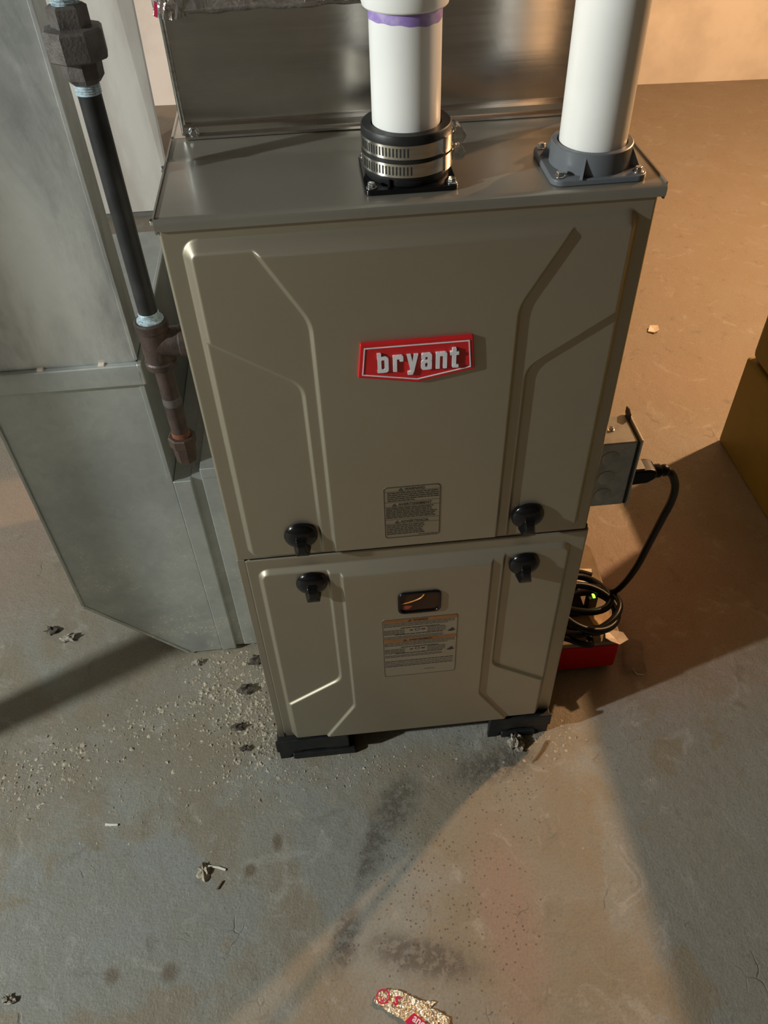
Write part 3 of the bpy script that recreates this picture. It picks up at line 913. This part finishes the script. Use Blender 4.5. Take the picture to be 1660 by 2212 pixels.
def clamp(z0, h, a0):
    r = 0.0406
    n = 72
    b = MB().lathe([(r-0.0006, z0), (r+0.0003, z0+0.0003), (r+0.0003, z0+h-0.0003), (r-0.0006, z0+h)], (LX, LY, 0), n=n, cap=False)
    o = obj('band_clamp', b, 'stainless', cpl, smooth=35)
    sl2 = MB()   # slots
    for k in range(17):
        a = math.radians(a0 + k*4.6)
        ca, sa = math.cos(a), math.sin(a)
        for dd in (1,):
            hw = 0.00075
            pc = Vector((LX+ca*(r+0.00045), LY+sa*(r+0.00045), 0))
            tv = Vector((-sa, ca, 0))*hw
            zA, zB = z0+h*0.20, z0+h*0.80
            sl2.add([(pc-tv)+Vector((0, 0, zA)), (pc+tv)+Vector((0, 0, zA)), (pc+tv)+Vector((0, 0, zB)), (pc-tv)+Vector((0, 0, zB))], [(0, 1, 2, 3)])
    obj('slots', sl2, 'slot_dark', o, recalc=False)
    # band tail overlap and worm housing at the right
    tl = MB()
    nA = 10
    vs = []
    for k in range(nA+1):
        a = math.radians(-42+30*k/nA)
        for rr in (r, r+0.0018):
            for zz in (z0-0.0006, z0+h+0.0006):
                vs.append((LX+rr*math.cos(a), LY+rr*math.sin(a), zz))
    fs = []
    for k in range(nA):
        q = k*4; p = q+4
        fs += [(q, q+1, p+1, p), (q+2, p+2, p+3, q+3), (q+1, q+3, p+3, p+1), (q, p, p+2, q+2)]
    fs += [(0, 2, 3, 1), (nA*4, nA*4+1, nA*4+3, nA*4+2)]
    tl.add(vs, fs)
    obj('band_tail', tl, 'stainless', o, smooth=35)
    a = math.radians(6)
    hx, hy = LX+(r+0.0045)*math.cos(a), LY+(r+0.0045)*math.sin(a)
    wh = MB().lathe([(0.0050, hy-0.006), (0.0058, hy-0.004), (0.0058, hy+0.010), (0.0050, hy+0.012)], (hx, 0, z0+h/2), axis='y', n=16)
    wh.lathe([(0.0064, hy-0.014), (0.0064, hy-0.0075), (0.0035, hy-0.007), (0.0035, hy-0.005)], (hx+0.002, 0, z0+h/2), axis='y', n=6)
    obj('worm_screw', wh, 'zinc', o, smooth=30)
clamp(ZT+0.0135, 0.0122, 196)
clamp(ZT+0.0290, 0.0122, 192)
obj('seam_rib', MB().box(LX-0.0205, LX-0.0190, LY-0.0365, LY-0.030, ZT+0.005, ZT+0.0115), 'black_rubber', cpl)
for (sx_, sy_) in ((-0.0360, 0.0955), (-0.0352, 0.0245), (0.0368, 0.0240)):
    screw(cpl, (sx_, sy_, ZT+0.0049), (0, 0, sx_*40), 0.95)

vent = thing('vent_pipe', 'white plastic vent pipe with purple primer ring, clamped in black coupling', 'pipe', (LX, LY, ZT+0.02))
obj('pipe', MB().lathe([(0.0303, ZT+0.0100), (0.0303, 1.115)], (LX, LY, 0), n=64), 'pvc_white', vent, smooth=40)
n = 64
pr_v = []; 
for k in range(n):
    a = 2*math.pi*k/n
    zlow = 1.0792 + 0.0007*math.sin(a*3+1.0)+0.0004*math.sin(a*13) - 0.0022*max(0, math.cos(a+math.pi/2-0.5))
    for rr, zz in ((0.03036, zlow), (0.03046, zlow+0.0006), (0.03046, 1.0890)):
        pr_v.append((LX+rr*math.cos(a), LY+rr*math.sin(a), zz))
pf = []
for k in range(n):
    q, p = k*3, ((k+1) % n)*3
    pf += [(q, p, p+1, q+1), (q+1, p+1, p+2, q+2)]
obj('primer_ring', MB().add(pr_v, pf), 'primer_purple', vent, smooth=60)
obj('socket_fitting', MB().lathe([(0.0306, 1.0868), (0.0340, 1.0868), (0.0352, 1.0880), (0.0362, 1.0920), (0.0365, 1.0990), (0.0365, ZC-0.005), (0.030, ZC-0.005)], (LX, LY, 0), n=64, cap=False), 'pvc_white', vent, smooth=30)

# ------------------------------------------------------------------ right vent
RX, RY = 0.1690, 0.0485
adp = thing('vent_adapter', 'grey plastic flange adapter screwed to the furnace top corner', 'flange', (RX, RY, ZT))
poly = rrect(0.1250, 0.2125, 0.0080, 0.0925, 0.011, 8)
obj('flange_plate', MB().prism(poly, 'xy', ZT+0.0002, ZT+0.0062), 'grey_pvc', adp, bevel=0.0015)
obj('socket', MB().lathe([(0.0372, ZT+0.005), (0.0368, ZT+0.0245), (0.0360, ZT+0.0252), (0.0318, ZT+0.0252), (0.0315, ZT+0.006)], (RX, RY, 0), n=64, cap=False), 'grey_pvc', adp, smooth=30)
for k in range(4):
    a = math.radians(245+k*90 if k == 0 else (335 if k == 1 else (65 if k == 2 else 155)))
    ca, sa = math.cos(a), math.sin(a)
    tv = Vector((-sa, ca, 0))*0.0013
    p0 = Vector((RX+0.0365*ca, RY+0.0365*sa, 0)); p1 = Vector((RX+0.0455*ca, RY+0.0455*sa, 0))
    z0, z1 = ZT+0.0060, ZT+0.0225
    vs = [p0-tv+Vector((0, 0, z0)), p1-tv+Vector((0, 0, z0)), p0-tv+Vector((0, 0, z1)), p0+tv+Vector((0, 0, z0)), p1+tv+Vector((0, 0, z0)), p0+tv+Vector((0, 0, z1))]
    obj('gusset', MB().add(vs, [(0, 1, 2), (3, 5, 4), (0, 3, 4, 1), (1, 4, 5, 2), (2, 5, 3, 0)]), 'grey_pvc', adp)
for (sx_, sy_) in ((0.1330, 0.0845), (0.1335, 0.0175), (0.2045, 0.0165)):
    screw(adp, (sx_, sy_, ZT+0.0061), (0, 0, sx_*30), 0.95)
vp = MB().lathe([(0.0303, ZT+0.0080), (0.0303, ZC-0.005)], (RX+0.0005, RY+0.0005, 0), n=64)
tag(obj('intake_pipe', vp, 'pvc_white', None, smooth=40), 'white plastic pipe rising from the grey flange adapter', 'pipe')

# ------------------------------------------------------------------ gas pipe
GX, GY = -0.2745, 0.093
gas = thing('gas_pipe', 'black iron gas pipe with union, tee and capped drip leg left of furnace', 'pipe', (GX, GY, 0.60))
def glathe(name, prof, m, n=40, phase=0.0, smooth=35, parent=gas):
    return obj(name, MB().lathe(prof, (GX, GY, 0), n=n, phase=phase), m, parent, smooth=smooth)
glathe('riser_pipe', [(0.0104, 0.800), (0.0104, 1.0265)], 'black_iron')
def thread(name, z0, z1, r, m, parent=gas):
    pf = []
    k = int((z1-z0)/0.0018)
    for i in range(k):
        z = z0+(z1-z0)*i/k
        pf += [(r, z), (r+0.0006, z+0.0006), (r, z+0.0012)]
    pf.append((r, z1))
    return glathe(name, pf, m, smooth=20, parent=parent)
thread('threads', 1.0250, 1.0370, 0.0106, 'thread_dope')
un = glathe('union', [(0.0125, 1.0340), (0.0170, 1.0390), (0.0176, 1.0520), (0.0176, 1.058)], 'union_iron', 8, 0.2, 20)
hexp = [(0.0242, 1.0530), (0.0258, 1.0545), (0.0258, 1.0745), (0.0240, 1.0765), (0.0175, 1.0775)]
glathe('union_nut', hexp, 'union_iron', 8, 0.55, 20, un)
glathe('union_hub', [(0.0165, 1.0760), (0.0165, 1.0915), (0.0135, 1.0935)], 'union_iron', 6, 0.15, 20, un)
thread('threads', 1.0920, 1.1010, 0.0112, 'thread_dope')
glathe('upper_pipe', [(0.0106, 1.100), (0.0106, 1.102), (0.0145, 1.104), (0.0150, 1.16), (0.0106, 1.165), (0.0106, ZC-0.005)], 'black_iron')
thread('threads', 0.8010, 0.8090, 0.0105, 'thread_dope')
glathe('dope_ring', [(0.0108, 0.7985), (0.0146, 0.7990), (0.0145, 0.8000), (0.0118, 0.8012), (0.0106, 0.8020)], 'thread_dope')
tee = MB().lathe([(0.0135, 0.7400), (0.0178, 0.7410), (0.0182, 0.7480), (0.0166, 0.7500), (0.0166, 0.7870), (0.0178, 0.7885), (0.0182, 0.7975), (0.0165, 0.7990), (0.0110, 0.7990)], (GX, GY, 0), n=40)
tee.lathe([(0.0165, GX+0.002), (0.0165, GX+0.026), (0.0178, GX+0.0275), (0.0182, GX+0.0400), (0.0140, GX+0.0410)], (0, GY, 0.7700), axis='x', n=36)
obj('tee', tee, 'fitting_iron', gas, smooth=35)
obj('inlet_nipple', MB().lathe([(0.0125, GX+0.038), (0.0125, -W-0.0005)], (0, GY, 0.77), axis='x', n=28), 'fitting_iron', gas, smooth=40)
glathe('drip_leg', [(0.0104, 0.636), (0.0104, 0.745)], 'fitting_iron')
glathe('dope_smear', [(0.0105, 0.6860), (0.0109, 0.6870), (0.0109, 0.6900), (0.0106, 0.6960), (0.0104, 0.6970)], 'union_iron')
thread('threads', 0.6350, 0.6460, 0.0104, 'rust')
glathe('pipe_cap', [(0.0080, 0.5990), (0.0130, 0.6010), (0.0140, 0.6230), (0.0165, 0.6250), (0.0168, 0.6370), (0.0150, 0.6385), (0.0106, 0.6385)], 'cap_iron', 8, 0.3, 25)

# ------------------------------------------------------------------ return duct
YD, YDB = 0.2305, 0.290
duct = thing('return_duct', 'galvanized return air duct with angled boot, left of the furnace', 'duct', (-0.44, 0.26, 0))
XL, XR = -0.552, -0.339
obj('riser', MB().box(XL+0.004, XR-0.0015, YD, YDB, 0.645, ZC-0.005), 'galvanized_riser', duct, bevel=0.0015)
obj('riser_corner_seam', MB().box(XR-0.0035, XR+0.0012, YD-0.0012, YD+0.004, 0.66, ZC-0.005), 'galvanized_riser', duct, bevel=0.0006)
cl = MB().prism([(YD-0.0085, 0.6245), (YD-0.0092, 0.6440), (YD-0.0075, 0.6560), (YD-0.0005, 0.6580), (YD+0.002, 0.6245)], 'yz', XL, XR+0.002)
cl.box(XR-0.001, XR+0.006, YD-0.0085, 0.66, 0.6245, 0.6570)
obj('drive_collar', cl, 'galvanized', duct, bevel=0.002)
def clip(x):
    obj('collar_tab', MB().box(x-0.004, x+0.004, YD-0.0055, YD+0.001, 0.655, 0.6592), 'paper_white', duct, bevel=0.0008)
clip(-0.4640); clip(-0.3850)
face = [(XL, 0.632), (XR, 0.632), (XR, 0.006), (-0.4005, 0.006), (-0.5525, 0.170)]
YBB = 0.66
boot = obj('boot', MB().prism(face, 'xz', YD, YBB), 'galvanized', duct, bevel=0.0012)
# folded pittsburgh seams along the edges of the boot face
def seam(a, b, wdt=0.0045, name='folded_seam'):
    A = Vector((a[0], a[1])); B = Vector((b[0], b[1]))
    e = (B-A).normalized(); nn = Vector((-e.y, e.x))*wdt
    poly = [(A.x, A.y), (B.x, B.y), (B.x+nn.x, B.y+nn.y), (A.x+nn.x, A.y+nn.y)]
    obj(name, MB().prism(poly, 'xz', YD-0.0028, YD+0.002), 'galvanized', boot, bevel=0.0008)
seam((-0.5525, 0.625), (-0.5525, 0.172))
seam((-0.5515, 0.168), (-0.4010, 0.0065), 0.004)
# filter rack between boot and furnace
obj('edge_fold', MB().box(XR-0.006, XR+0.0005, YD-0.0022, YD+0.002, 0.448, 0.625), 'galvanized', boot, bevel=0.0008)
obj('rack_channel', MB().box(XR+0.0002, -0.3115, YD-0.0015, YBB-0.02, 0.006, 0.4400), 'galvanized', duct, bevel=0.002)
obj('rack_groove', MB().box(-0.3115, -0.2960, YD+0.008, YBB-0.02, 0.006, 0.4420), 'galvanized', duct)
obj('rack_frame', MB().box(-0.2960, -W-0.0005, YD+0.0015, YBB-0.02, 0.012, 0.4580), 'galvanized', duct, bevel=0.002)
obj('rack_top_cap', MB().box(-0.2955, -W-0.0005, YD+0.0005, YBB-0.02, 0.440, 0.4595), 'galvanized', duct, bevel=0.0015)

# ------------------------------------------------------------------ junction box and cord
jb = thing('junction_box', 'grey steel electrical box screwed to the furnace right side', 'electrical box', (0.252, 0.05, 0.57))
obj('box_body', MB().box(W+0.0005, 0.2745, 0.0240, 0.0780, 0.5185, 0.6245), 'steel_box', jb, bevel=0.0025)
obj('cover_plate', MB().box(0.2768, 0.2788, 0.0205, 0.0830, 0.5150, 0.6285), 'steel_box', jb, bevel=0.0008)
obj('cover_gap', MB().box(0.2744, 0.2769, 0.0250, 0.0770, 0.5195, 0.6235), 'slot_dark', jb)
for z in (0.6010, 0.5690, 0.5395):
    obj('knockout', MB().lathe([(0.0112, 0.0241), (0.0112, 0.0236), (0.0104, 0.0232)], (0.2440, 0, z), axis='y', n=32), 'steel_box', jb, smooth=30)
screw(jb, (0.2480, 0.0500, 0.6243), (0, 0, 0.3), 0.8)
obj('top_tab', MB().prism([(0.066, 0.6240), (0.082, 0.6240), (0.082, 0.6330), (0.074, 0.6350), (0.066, 0.6320)], 'yz', 0.2758, 0.2772), 'slot_dark', jb)

cord = thing('power_cord', 'black power cord plugged into the steel box and coiled on the pump', 'cord', (0.30, 0.05, 0.55))
pl = MB().prism([(0.2792, 0.5620), (0.3080, 0.5610), (0.3180, 0.5570), (0.3180, 0.5450), (0.3070, 0.5380), (0.2792, 0.5360)], 'xz', 0.0370, 0.0630)
obj('plug_body', pl, 'cord_black', cord, bevel=0.004)
obj('plug_label', MB().box(0.2830, 0.3010, 0.0410, 0.0590, 0.5614, 0.5622), 'steel_box', cord)
obj('strain_relief', MB().lathe([(0.0082, 0.3160), (0.0092, 0.3190), (0.0092, 0.3250), (0.0065, 0.3270), (0.0080, 0.3300), (0.0080, 0.3330), (0.0058, 0.3370)], (0, 0.050, 0.5480), axis='x', n=20), 'cord_black', cord, smooth=40)
cp = [(0.3300, 0.050, 0.5480), (0.3410, 0.050, 0.5425), (0.3505, 0.054, 0.5270), (0.3600, 0.060, 0.5030), (0.3665, 0.070, 0.4660), (0.3672, 0.080, 0.4230), (0.3710, 0.100, 0.3520), (0.3785, 0.130, 0.2570), (0.3800, 0.160, 0.1750), (0.3740, 0.180, 0.1320), (0.3550, 0.200, 0.1190), (0.3250, 0.222, 0.1120), (0.2850, 0.225, 0.1120), (0.2500, 0.200, 0.1120)]
obj('cord_run', MB().tube(catmull(cp, 8), 0.0056, 12), 'cord_black', cord, smooth=70)
# coil
rc = random.Random(5)
pts = []
NK = 12
for k in range(NK*4+5):
    a = 2*math.pi*k/NK + 0.9
    t = k/NK
    lp = int(t)
    rx = (0.060, 0.050, 0.066, 0.044, 0.058)[min(lp, 4)]
    ry = (0.062, 0.050, 0.040, 0.056, 0.045)[min(lp, 4)]
    fr = t-lp
    if lp < 4:
        rx += fr*((0.060, 0.050, 0.066, 0.044, 0.058)[lp+1]-rx)
        ry += fr*((0.062, 0.050, 0.040, 0.056, 0.045)[lp+1]-ry)
    cx = 0.318+0.004*math.sin(t*3.1); cy = 0.160+0.022*math.cos(t*2.4)
    pts.append((max(cx+rx*math.cos(a), 0.2390), cy+ry*math.sin(a), 0.1175+0.0070*t+0.008*math.sin(a+t*1.3)*(0.4+0.3*t)))
obj('cord_coil', MB().tube(catmull(pts, 3), 0.0064, 10), 'cord_black', cord, smooth=70)
tails = MB().tube(catmull([(0.245, 0.120, 0.104), (0.270, 0.100, 0.122), (0.300, 0.090, 0.114), (0.320, 0.098, 0.102), (0.314, 0.130, 0.106)], 8), 0.0056, 10)
obj('cord_tail', tails, 'cord_black', cord, smooth=70)

# ------------------------------------------------------------------ pump
pump = thing('condensate_pump', 'low red pump with tan lid on floor right of the furnace', 'pump', (0.31, 0.22, 0))
tank = [(0.236, 0.106), (0.3735, 0.1045), (0.379, 0.110), (0.386, 0.325), (0.380, 0.334), (0.236, 0.334)]
obj('tank', MB().prism(tank, 'xy', 0.012, 0.078), 'pump_red', pump, bevel=0.004)
lid = [(0.2345, 0.107), (0.374, 0.1055), (0.380, 0.111), (0.387, 0.326), (0.381, 0.336), (0.2345, 0.336)]
obj('lid', MB().prism(lid, 'xy', 0.078, 0.090), 'pump_tan', pump, bevel=0.003)
obj('motor_cover', MB().prism(rrect(0.238, 0.330, 0.165, 0.232, 0.010), 'xy', 0.0895, 0.1010), 'black_plastic', pump, bevel=0.003)
for k in range(5):
    obj('cover_fin', MB().box(0.255+0.014*k, 0.260+0.014*k, 0.226, 0.236, 0.090, 0.104), 'black_plastic', pump)
obj('rating_sticker', MB().prism([(0.318, 0.246), (0.365, 0.240), (0.371, 0.272), (0.322, 0.278)], 'xy', 0.0898, 0.0903), 'paper_white', pump)
st = MB()
dashes_y = 0.2680
for k in range(2):
    st.add([(0.338, dashes_y-0.003*k, 0.0906), (0.362, dashes_y-0.003*k-0.003, 0.0906), (0.362, dashes_y-0.003*k-0.0018, 0.0906), (0.338, dashes_y-0.003*k+0.0012, 0.0906)], [(0, 1, 2, 3)])
st.ringprism([(0.353+0.006*math.cos(a*math.pi/8), 0.254+0.005*math.sin(a*math.pi/8)) for a in range(16)], [(0.353+0.0048*math.cos(a*math.pi/8), 0.254+0.0038*math.sin(a*math.pi/8)) for a in range(16)], 'xy', 0.0902, 0.0906)
obj('sticker_print', st, 'print_ink', pump, recalc=False)
obj('indicator_light', MB().tube([(0.3400, 0.1850, 0.1290), (0.3420, 0.1805, 0.1300), (0.3425, 0.1740, 0.1285)], 0.0024, 10), 'led_green', pump, smooth=60)
obj('indicator_stand', MB().box(0.333, 0.349, 0.172, 0.190, 0.0895, 0.1275), 'black_plastic', pump, bevel=0.001)
for fx, fy in ((0.25, 0.13), (0.36, 0.13), (0.25, 0.31), (0.36, 0.31)):
    obj('rubber_foot', MB().lathe([(0.009, 0), (0.009, 0.0125)], (fx, fy, 0), n=16), 'black_rubber', pump, smooth=40)

def crumple(name, m, label, cat, cx, cy, cz, rx, ry, rz, seed, group=None, n=10, flat=False):
    rr = np.random.default_rng(seed)
    vs = []; fs = []
    nu, nv = n, max(4, n//2)
    for j in range(nv+1):
        th = math.pi*j/nv
        for i in range(nu):
            ph = 2*math.pi*i/nu
            s = 0.32+1.05*rr.random()
            vs.append((cx+rx*s*math.sin(th)*math.cos(ph), cy+ry*s*math.sin(th)*math.sin(ph), max(0.0004, cz+rz*s*math.cos(th))))
    for j in range(nv):
        for i in range(nu):
            i2 = (i+1) % nu
            fs.append((j*nu+i, j*nu+i2, (j+1)*nu+i2, (j+1)*nu+i))
    o = obj(name, MB().add(vs, fs), m, None)
    return tag(o, label, cat, group)

def flake(name, poly, z, th, m, label, cat, curl=0.0, group=None):
    cx = sum(p[0] for p in poly)/len(poly); cy = sum(p[1] for p in poly)/len(poly)
    n = len(poly)
    vs = [(x, y, z+th+curl*(abs(math.sin(i*2.3)))) for i, (x, y) in enumerate(poly)]+[(cx, cy, z+th*1.2)]
    vs += [(x, y, z+curl*(abs(math.sin(i*2.3)))*0.96) for i, (x, y) in enumerate(poly)]+[(cx, cy, z)]
    fs = []
    for k in range(n):
        k2 = (k+1) % n
        fs += [(k, k2, n), (n+1+k2, n+1+k, 2*n+1), (k, n+1+k, n+1+k2, k2)]
    o = obj(name, MB().add(vs, fs), m, None)
    return tag(o, label, cat, group)

flake('paper_scrap', [(0.3560, 0.1330), (0.3830, 0.1180), (0.3870, 0.1010), (0.3700, 0.0940), (0.3580, 0.1040), (0.3490, 0.1090)], 0.0905, 0.001, 'paper_white', 'torn white paper scrap lying on the pump lid corner', 'paper', 0.006)
flake('card_scrap', [(0.3350, 0.1640), (0.3710, 0.1720), (0.3740, 0.1480), (0.3590, 0.1370), (0.3380, 0.1420)], 0.0905, 0.001, 'kraft', 'curled tan card scrap inside the coiled cord', 'paper', 0.004)
pb = thing('plastic_film', 'thin clear plastic scrap with a bent wire beside the red pump', 'plastic scrap', (0.42, 0.14, 0))
vs = []; fs = []
for j in range(6):
    for i in range(4):
        vs.append((0.398+0.013*i+0.004*math.sin(j), 0.165-0.014*j-0.006*i*0.4, 0.004+0.020*abs(math.sin(i*1.3+j*0.9))*(1-j/7)))
for j in range(5):
    for i in range(3):
        a = j*4+i
        fs.append((a, a+1, a+5, a+4))
fo = obj('film', MB().add(vs, fs), 'film_plastic', pb, smooth=60, recalc=False)
fo.modifiers.new('thickness', 'SOLIDIFY').thickness = 0.0004
obj('bent_wire', MB().tube([(0.4130, 0.1020, 0.004), (0.4160, 0.0930, 0.002), (0.4180, 0.0890, 0.0015), (0.4290, 0.0870, 0.0015)], 0.0011, 8), 'pale_splinter', pb, smooth=60)

# ------------------------------------------------------------------ olive seat block at the right
ol = thing('olive_ottoman', 'olive green upholstered block standing at the right edge', 'ottoman', (1.1, 0.3, 0))
def cushion(name, x0, x1, y0, y1, z0, z1, bev):
    return obj(name, MB().box(x0, x1, y0, y1, z0, z1), 'olive_vinyl', ol, bevel=bev, bseg=5)
cushion('lower_block', 0.814, 1.45, -0.30, 0.702, 0.0, 0.2370, 0.008)
cushion('middle_block', 0.816, 1.45, -0.30, 0.698, 0.2375, 0.382, 0.022)
cushion('top_block', 0.818, 1.45, -0.30, 0.569, 0.380, 0.556, 0.012)

# ------------------------------------------------------------------ litter on the floor
crumple('lint_clump', 'lint', 'grey fluffy lint clump in front of the right furnace foot', 'lint', 0.169, -0.020, 0.006, 0.013, 0.018, 0.012, 1, n=16)
flake('twig', [(0.193, -0.055), (0.212, -0.036), (0.222, -0.022), (0.225, -0.024), (0.214, -0.039), (0.195, -0.057)], 0.001, 0.0025, 'twig', 'thin brown twig lying in front of the right furnace foot', 'twig')
LF = [(-0.6747, 0.3155, 0.012, 'round dark lump on the floor left of the duct boot', 'dark_debris'),
      (-0.6350, 0.2935, 0.013, 'small grey curled leaf bit below the duct boot', 'lint'),
      (-0.2900, 0.1390, 0.013, 'dark crumpled leaf beside the furnace, among pale crumbs', 'dark_debris'),
      (-0.3021, 0.0640, 0.010, 'dark pointed leaf scrap left of the furnace foot', 'dark_debris'),
      (-0.2914, 0.0215, 0.008, 'small dark crumb nearest the left furnace foot', 'dark_debris'),
      (-0.3830, 0.2080, 0.010, 'grey and black leaf scrap under the boot corner', 'lint'),
      (-0.2700, 0.2000, 0.016, 'dark torn lint wedged under the filter rack', 'dark_debris'),
      (-0.6113, -0.3255, 0.008, 'small grey pebble at the bottom left of the floor', 'lint')]
for i, (x, y, r, lab, m) in enumerate(LF):
    crumple('floor_scrap', m, lab, 'debris', x, y, r*0.35, r*1.25, r*0.75, r*0.6, 20+i, n=12)
flake('splinter', [(-0.5130, -0.0855), (-0.4925, -0.0885), (-0.4925, -0.0915), (-0.5130, -0.0895)], 0.0005, 0.002, 'pale_splinter', 'short white splinter lying alone on the left floor', 'splinter')
flake('splinter', [(-0.3440, -0.1700), (-0.3270, -0.1740), (-0.3160, -0.1790), (-0.3170, -0.1815), (-0.3290, -0.1765), (-0.3445, -0.1730)], 0.0005, 0.002, 'pale_splinter', 'white curved splinter beside the crumbly clump', 'splinter')
flake('splinter', [(-0.3215, -0.1960), (-0.3190, -0.1965), (-0.3265, -0.2080), (-0.3290, -0.2075)], 0.0005, 0.002, 'twig', 'short brown splinter below the crumbly clump', 'splinter')
crumple('plaster_clump', 'crumb', 'pale crumbly plaster clump on the floor before the furnace', 'debris', -0.3500, -0.1790, 0.003, 0.010, 0.013, 0.005, 77, n=14)
flake('paper_scrap', [(0.800, 1.170), (0.812, 1.190), (0.832, 1.184), (0.830, 1.166), (0.815, 1.160)], 0.001, 0.003, 'paper_white', 'small white paper scrap on the orange-lit floor', 'paper', 0.008)

# loose plaster crumbs: far too many to count
def crumbs():
    V = []; F = []
    cents = []
    def scatter(n, cx, cy, sx, sy, ang, smin=0.0008, smax=0.0046):
        for _ in range(n):
            a, b2 = RNG.normal(0, 1), RNG.normal(0, 1)
            x = cx+sx*a*math.cos(ang)-sy*b2*math.sin(ang)
            y = cy+sx*a*math.sin(ang)+sy*b2*math.cos(ang)
            if x > -0.235 and y > -0.004 and x < 0.24: continue
            if -0.56 < x < -0.22 and y > 0.225: continue
            cents.append((x, y, smin+(smax-smin)*RNG.random()**3.0))
    scatter(1500, -0.300, 0.110, 0.050, 0.075, 0.3)
    scatter(600, -0.265, 0.050, 0.025, 0.06, 0.0)
    scatter(800, -0.50, 0.070, 0.17, 0.030, 0.42)
    scatter(220, -0.66, 0.015, 0.07, 0.035, 0.3, 0.0015, 0.005)
    scatter(350, -0.35, -0.02, 0.14, 0.05, 0.1, 0.001, 0.0026)
    scatter(260, -0.12, -0.035, 0.09, 0.018, 0.0, 0.001, 0.0028)
    scatter(220, -0.2, -0.15, 0.35, 0.15, 0.0, 0.0006, 0.0018)
    scatter(120, 0.23, -0.02, 0.03, 0.02, 0.0, 0.001, 0.004)
    for x, y, s in cents:
        o = len(V)
        a0 = RNG.random()*6.28
        k = 5
        for i in range(k):
            a = a0+6.283*i/k
            r = s*(0.35+1.0*RNG.random())
            V.append((x+r*math.cos(a), y+r*math.sin(a), 0.0002))
        V.append((x+s*0.7*(RNG.random()-0.5), y+s*0.7*(RNG.random()-0.5), s*(0.20+0.5*RNG.random())))
        for i in range(k):
            F.append((o+i, o+(i+1) % k, o+k))
        F.append(tuple(o+i for i in reversed(range(k))))
    ob_ = obj('plaster_crumbs', MB().add(V, F), 'crumb', None, recalc=False)
    tag(ob_, 'pale plaster crumbs scattered over the floor left of the furnace', 'crumbs')
    ob_['kind'] = 'stuff'
crumbs()

# torn foil tape piece at the bottom of the picture
foil = thing('foil_scrap', 'crinkled gold and silver foil scrap with red print on near floor', 'foil scrap', (-0.06, -0.39, 0))
outl = [(-0.1053, -0.3817), (-0.1008, -0.3737), (-0.0963, -0.3674), (-0.0830, -0.3690), (-0.0709, -0.3712), (-0.0587, -0.3770), (-0.0438, -0.3865), (-0.0312, -0.3884), (-0.0193, -0.3902), (-0.0292, -0.3970), (-0.0203, -0.4018), (-0.0041, -0.4117), (-0.0069, -0.4210), (-0.0300, -0.4330), (-0.0566, -0.4190), (-0.0685, -0.4066), (-0.0863, -0.3960), (-0.0969, -0.3876)]
bm = bmesh.new()
bv = [bm.verts.new((x, y, 0.002)) for x, y in outl]
bface = bm.faces.new(bv)
bmesh.ops.triangulate(bm, faces=bm.faces[:])
for _ in range(4):
    bmesh.ops.subdivide_edges(bm, edges=[e for e in bm.edges if e.calc_length() > 0.004], cuts=1, use_grid_fill=True)
    bmesh.ops.triangulate(bm, faces=[f for f in bm.faces if len(f.verts) > 3])
rf = np.random.default_rng(9)
for vtx in bm.verts:
    vtx.co.z = 0.0012+0.0026*rf.random()**1.5 + 0.0012*abs(math.sin(vtx.co.x*170+vtx.co.y*90))
V = [tuple(v.co) for v in bm.verts]
bm.verts.index_update()
F = [tuple(v.index for v in f.verts) for f in bm.faces]
bm.free()
fo = obj('foil', MB().add(V, F), 'gold_foil', foil)
fo.modifiers.new('thickness', 'SOLIDIFY').thickness = 0.0003
fp = MB()
ZF = 0.0056
e1 = Vector((0.77, -0.64, 0)).normalized(); e2 = Vector((0.64, 0.77, 0)).normalized()
def onf(o, a, b2, z=ZF): return Vector((o[0], o[1], z))+e1*a+e2*b2
O = (-0.055, -0.406)
obj('red_block', MB().add([onf(O, -0.006, -0.010), onf(O, 0.046, -0.012), onf(O, 0.046, 0.003), onf(O, -0.001, 0.006)], [(0, 1, 2, 3)]), 'red_print', fo, recalc=False)
vs, fs = text_mb('ano', 1.0, 0.02)
a = min(p[0] for p in vs)
tmb = MB().add([onf(O, 0.0015+(p[0]-a)*0.0125, -0.0035+p[1]*0.0145, ZF+0.0004) for p in vs], fs)
obj('white_letters', tmb, 'badge_white', fo, recalc=False)
rm = MB()
cx, cy = -0.0920, -0.3770
ro = [(cx+0.0095*math.cos(k*math.pi/12), cy+0.0095*math.sin(k*math.pi/12)) for k in range(24)]
ri = [(cx+0.0075*math.cos(k*math.pi/12), cy+0.0075*math.sin(k*math.pi/12)) for k in range(24)]
rm.add([(x, y, 0.0055) for x, y in ro]+[(x, y, 0.0055) for x, y in ri], [(k, (k+1) % 24, 24+(k+1) % 24, 24+k) for k in range(24)])
vs, fs = text_mb('u', 1.0, 0.02)
rm.add([Vector((cx-0.003, cy-0.001, 0.0056))+e1*(p[0]*0.011)+e2*(p[1]*0.011-0.003) for p in vs], fs)
vs, fs = text_mb('S', 1.0, 0.03)
rm.add([Vector((-0.0800, -0.3860, 0.0056))+e1*(p[0]*0.016)+e2*(p[1]*0.016) for p in vs], fs)
obj('red_marks', rm, 'red_print', fo, recalc=False)
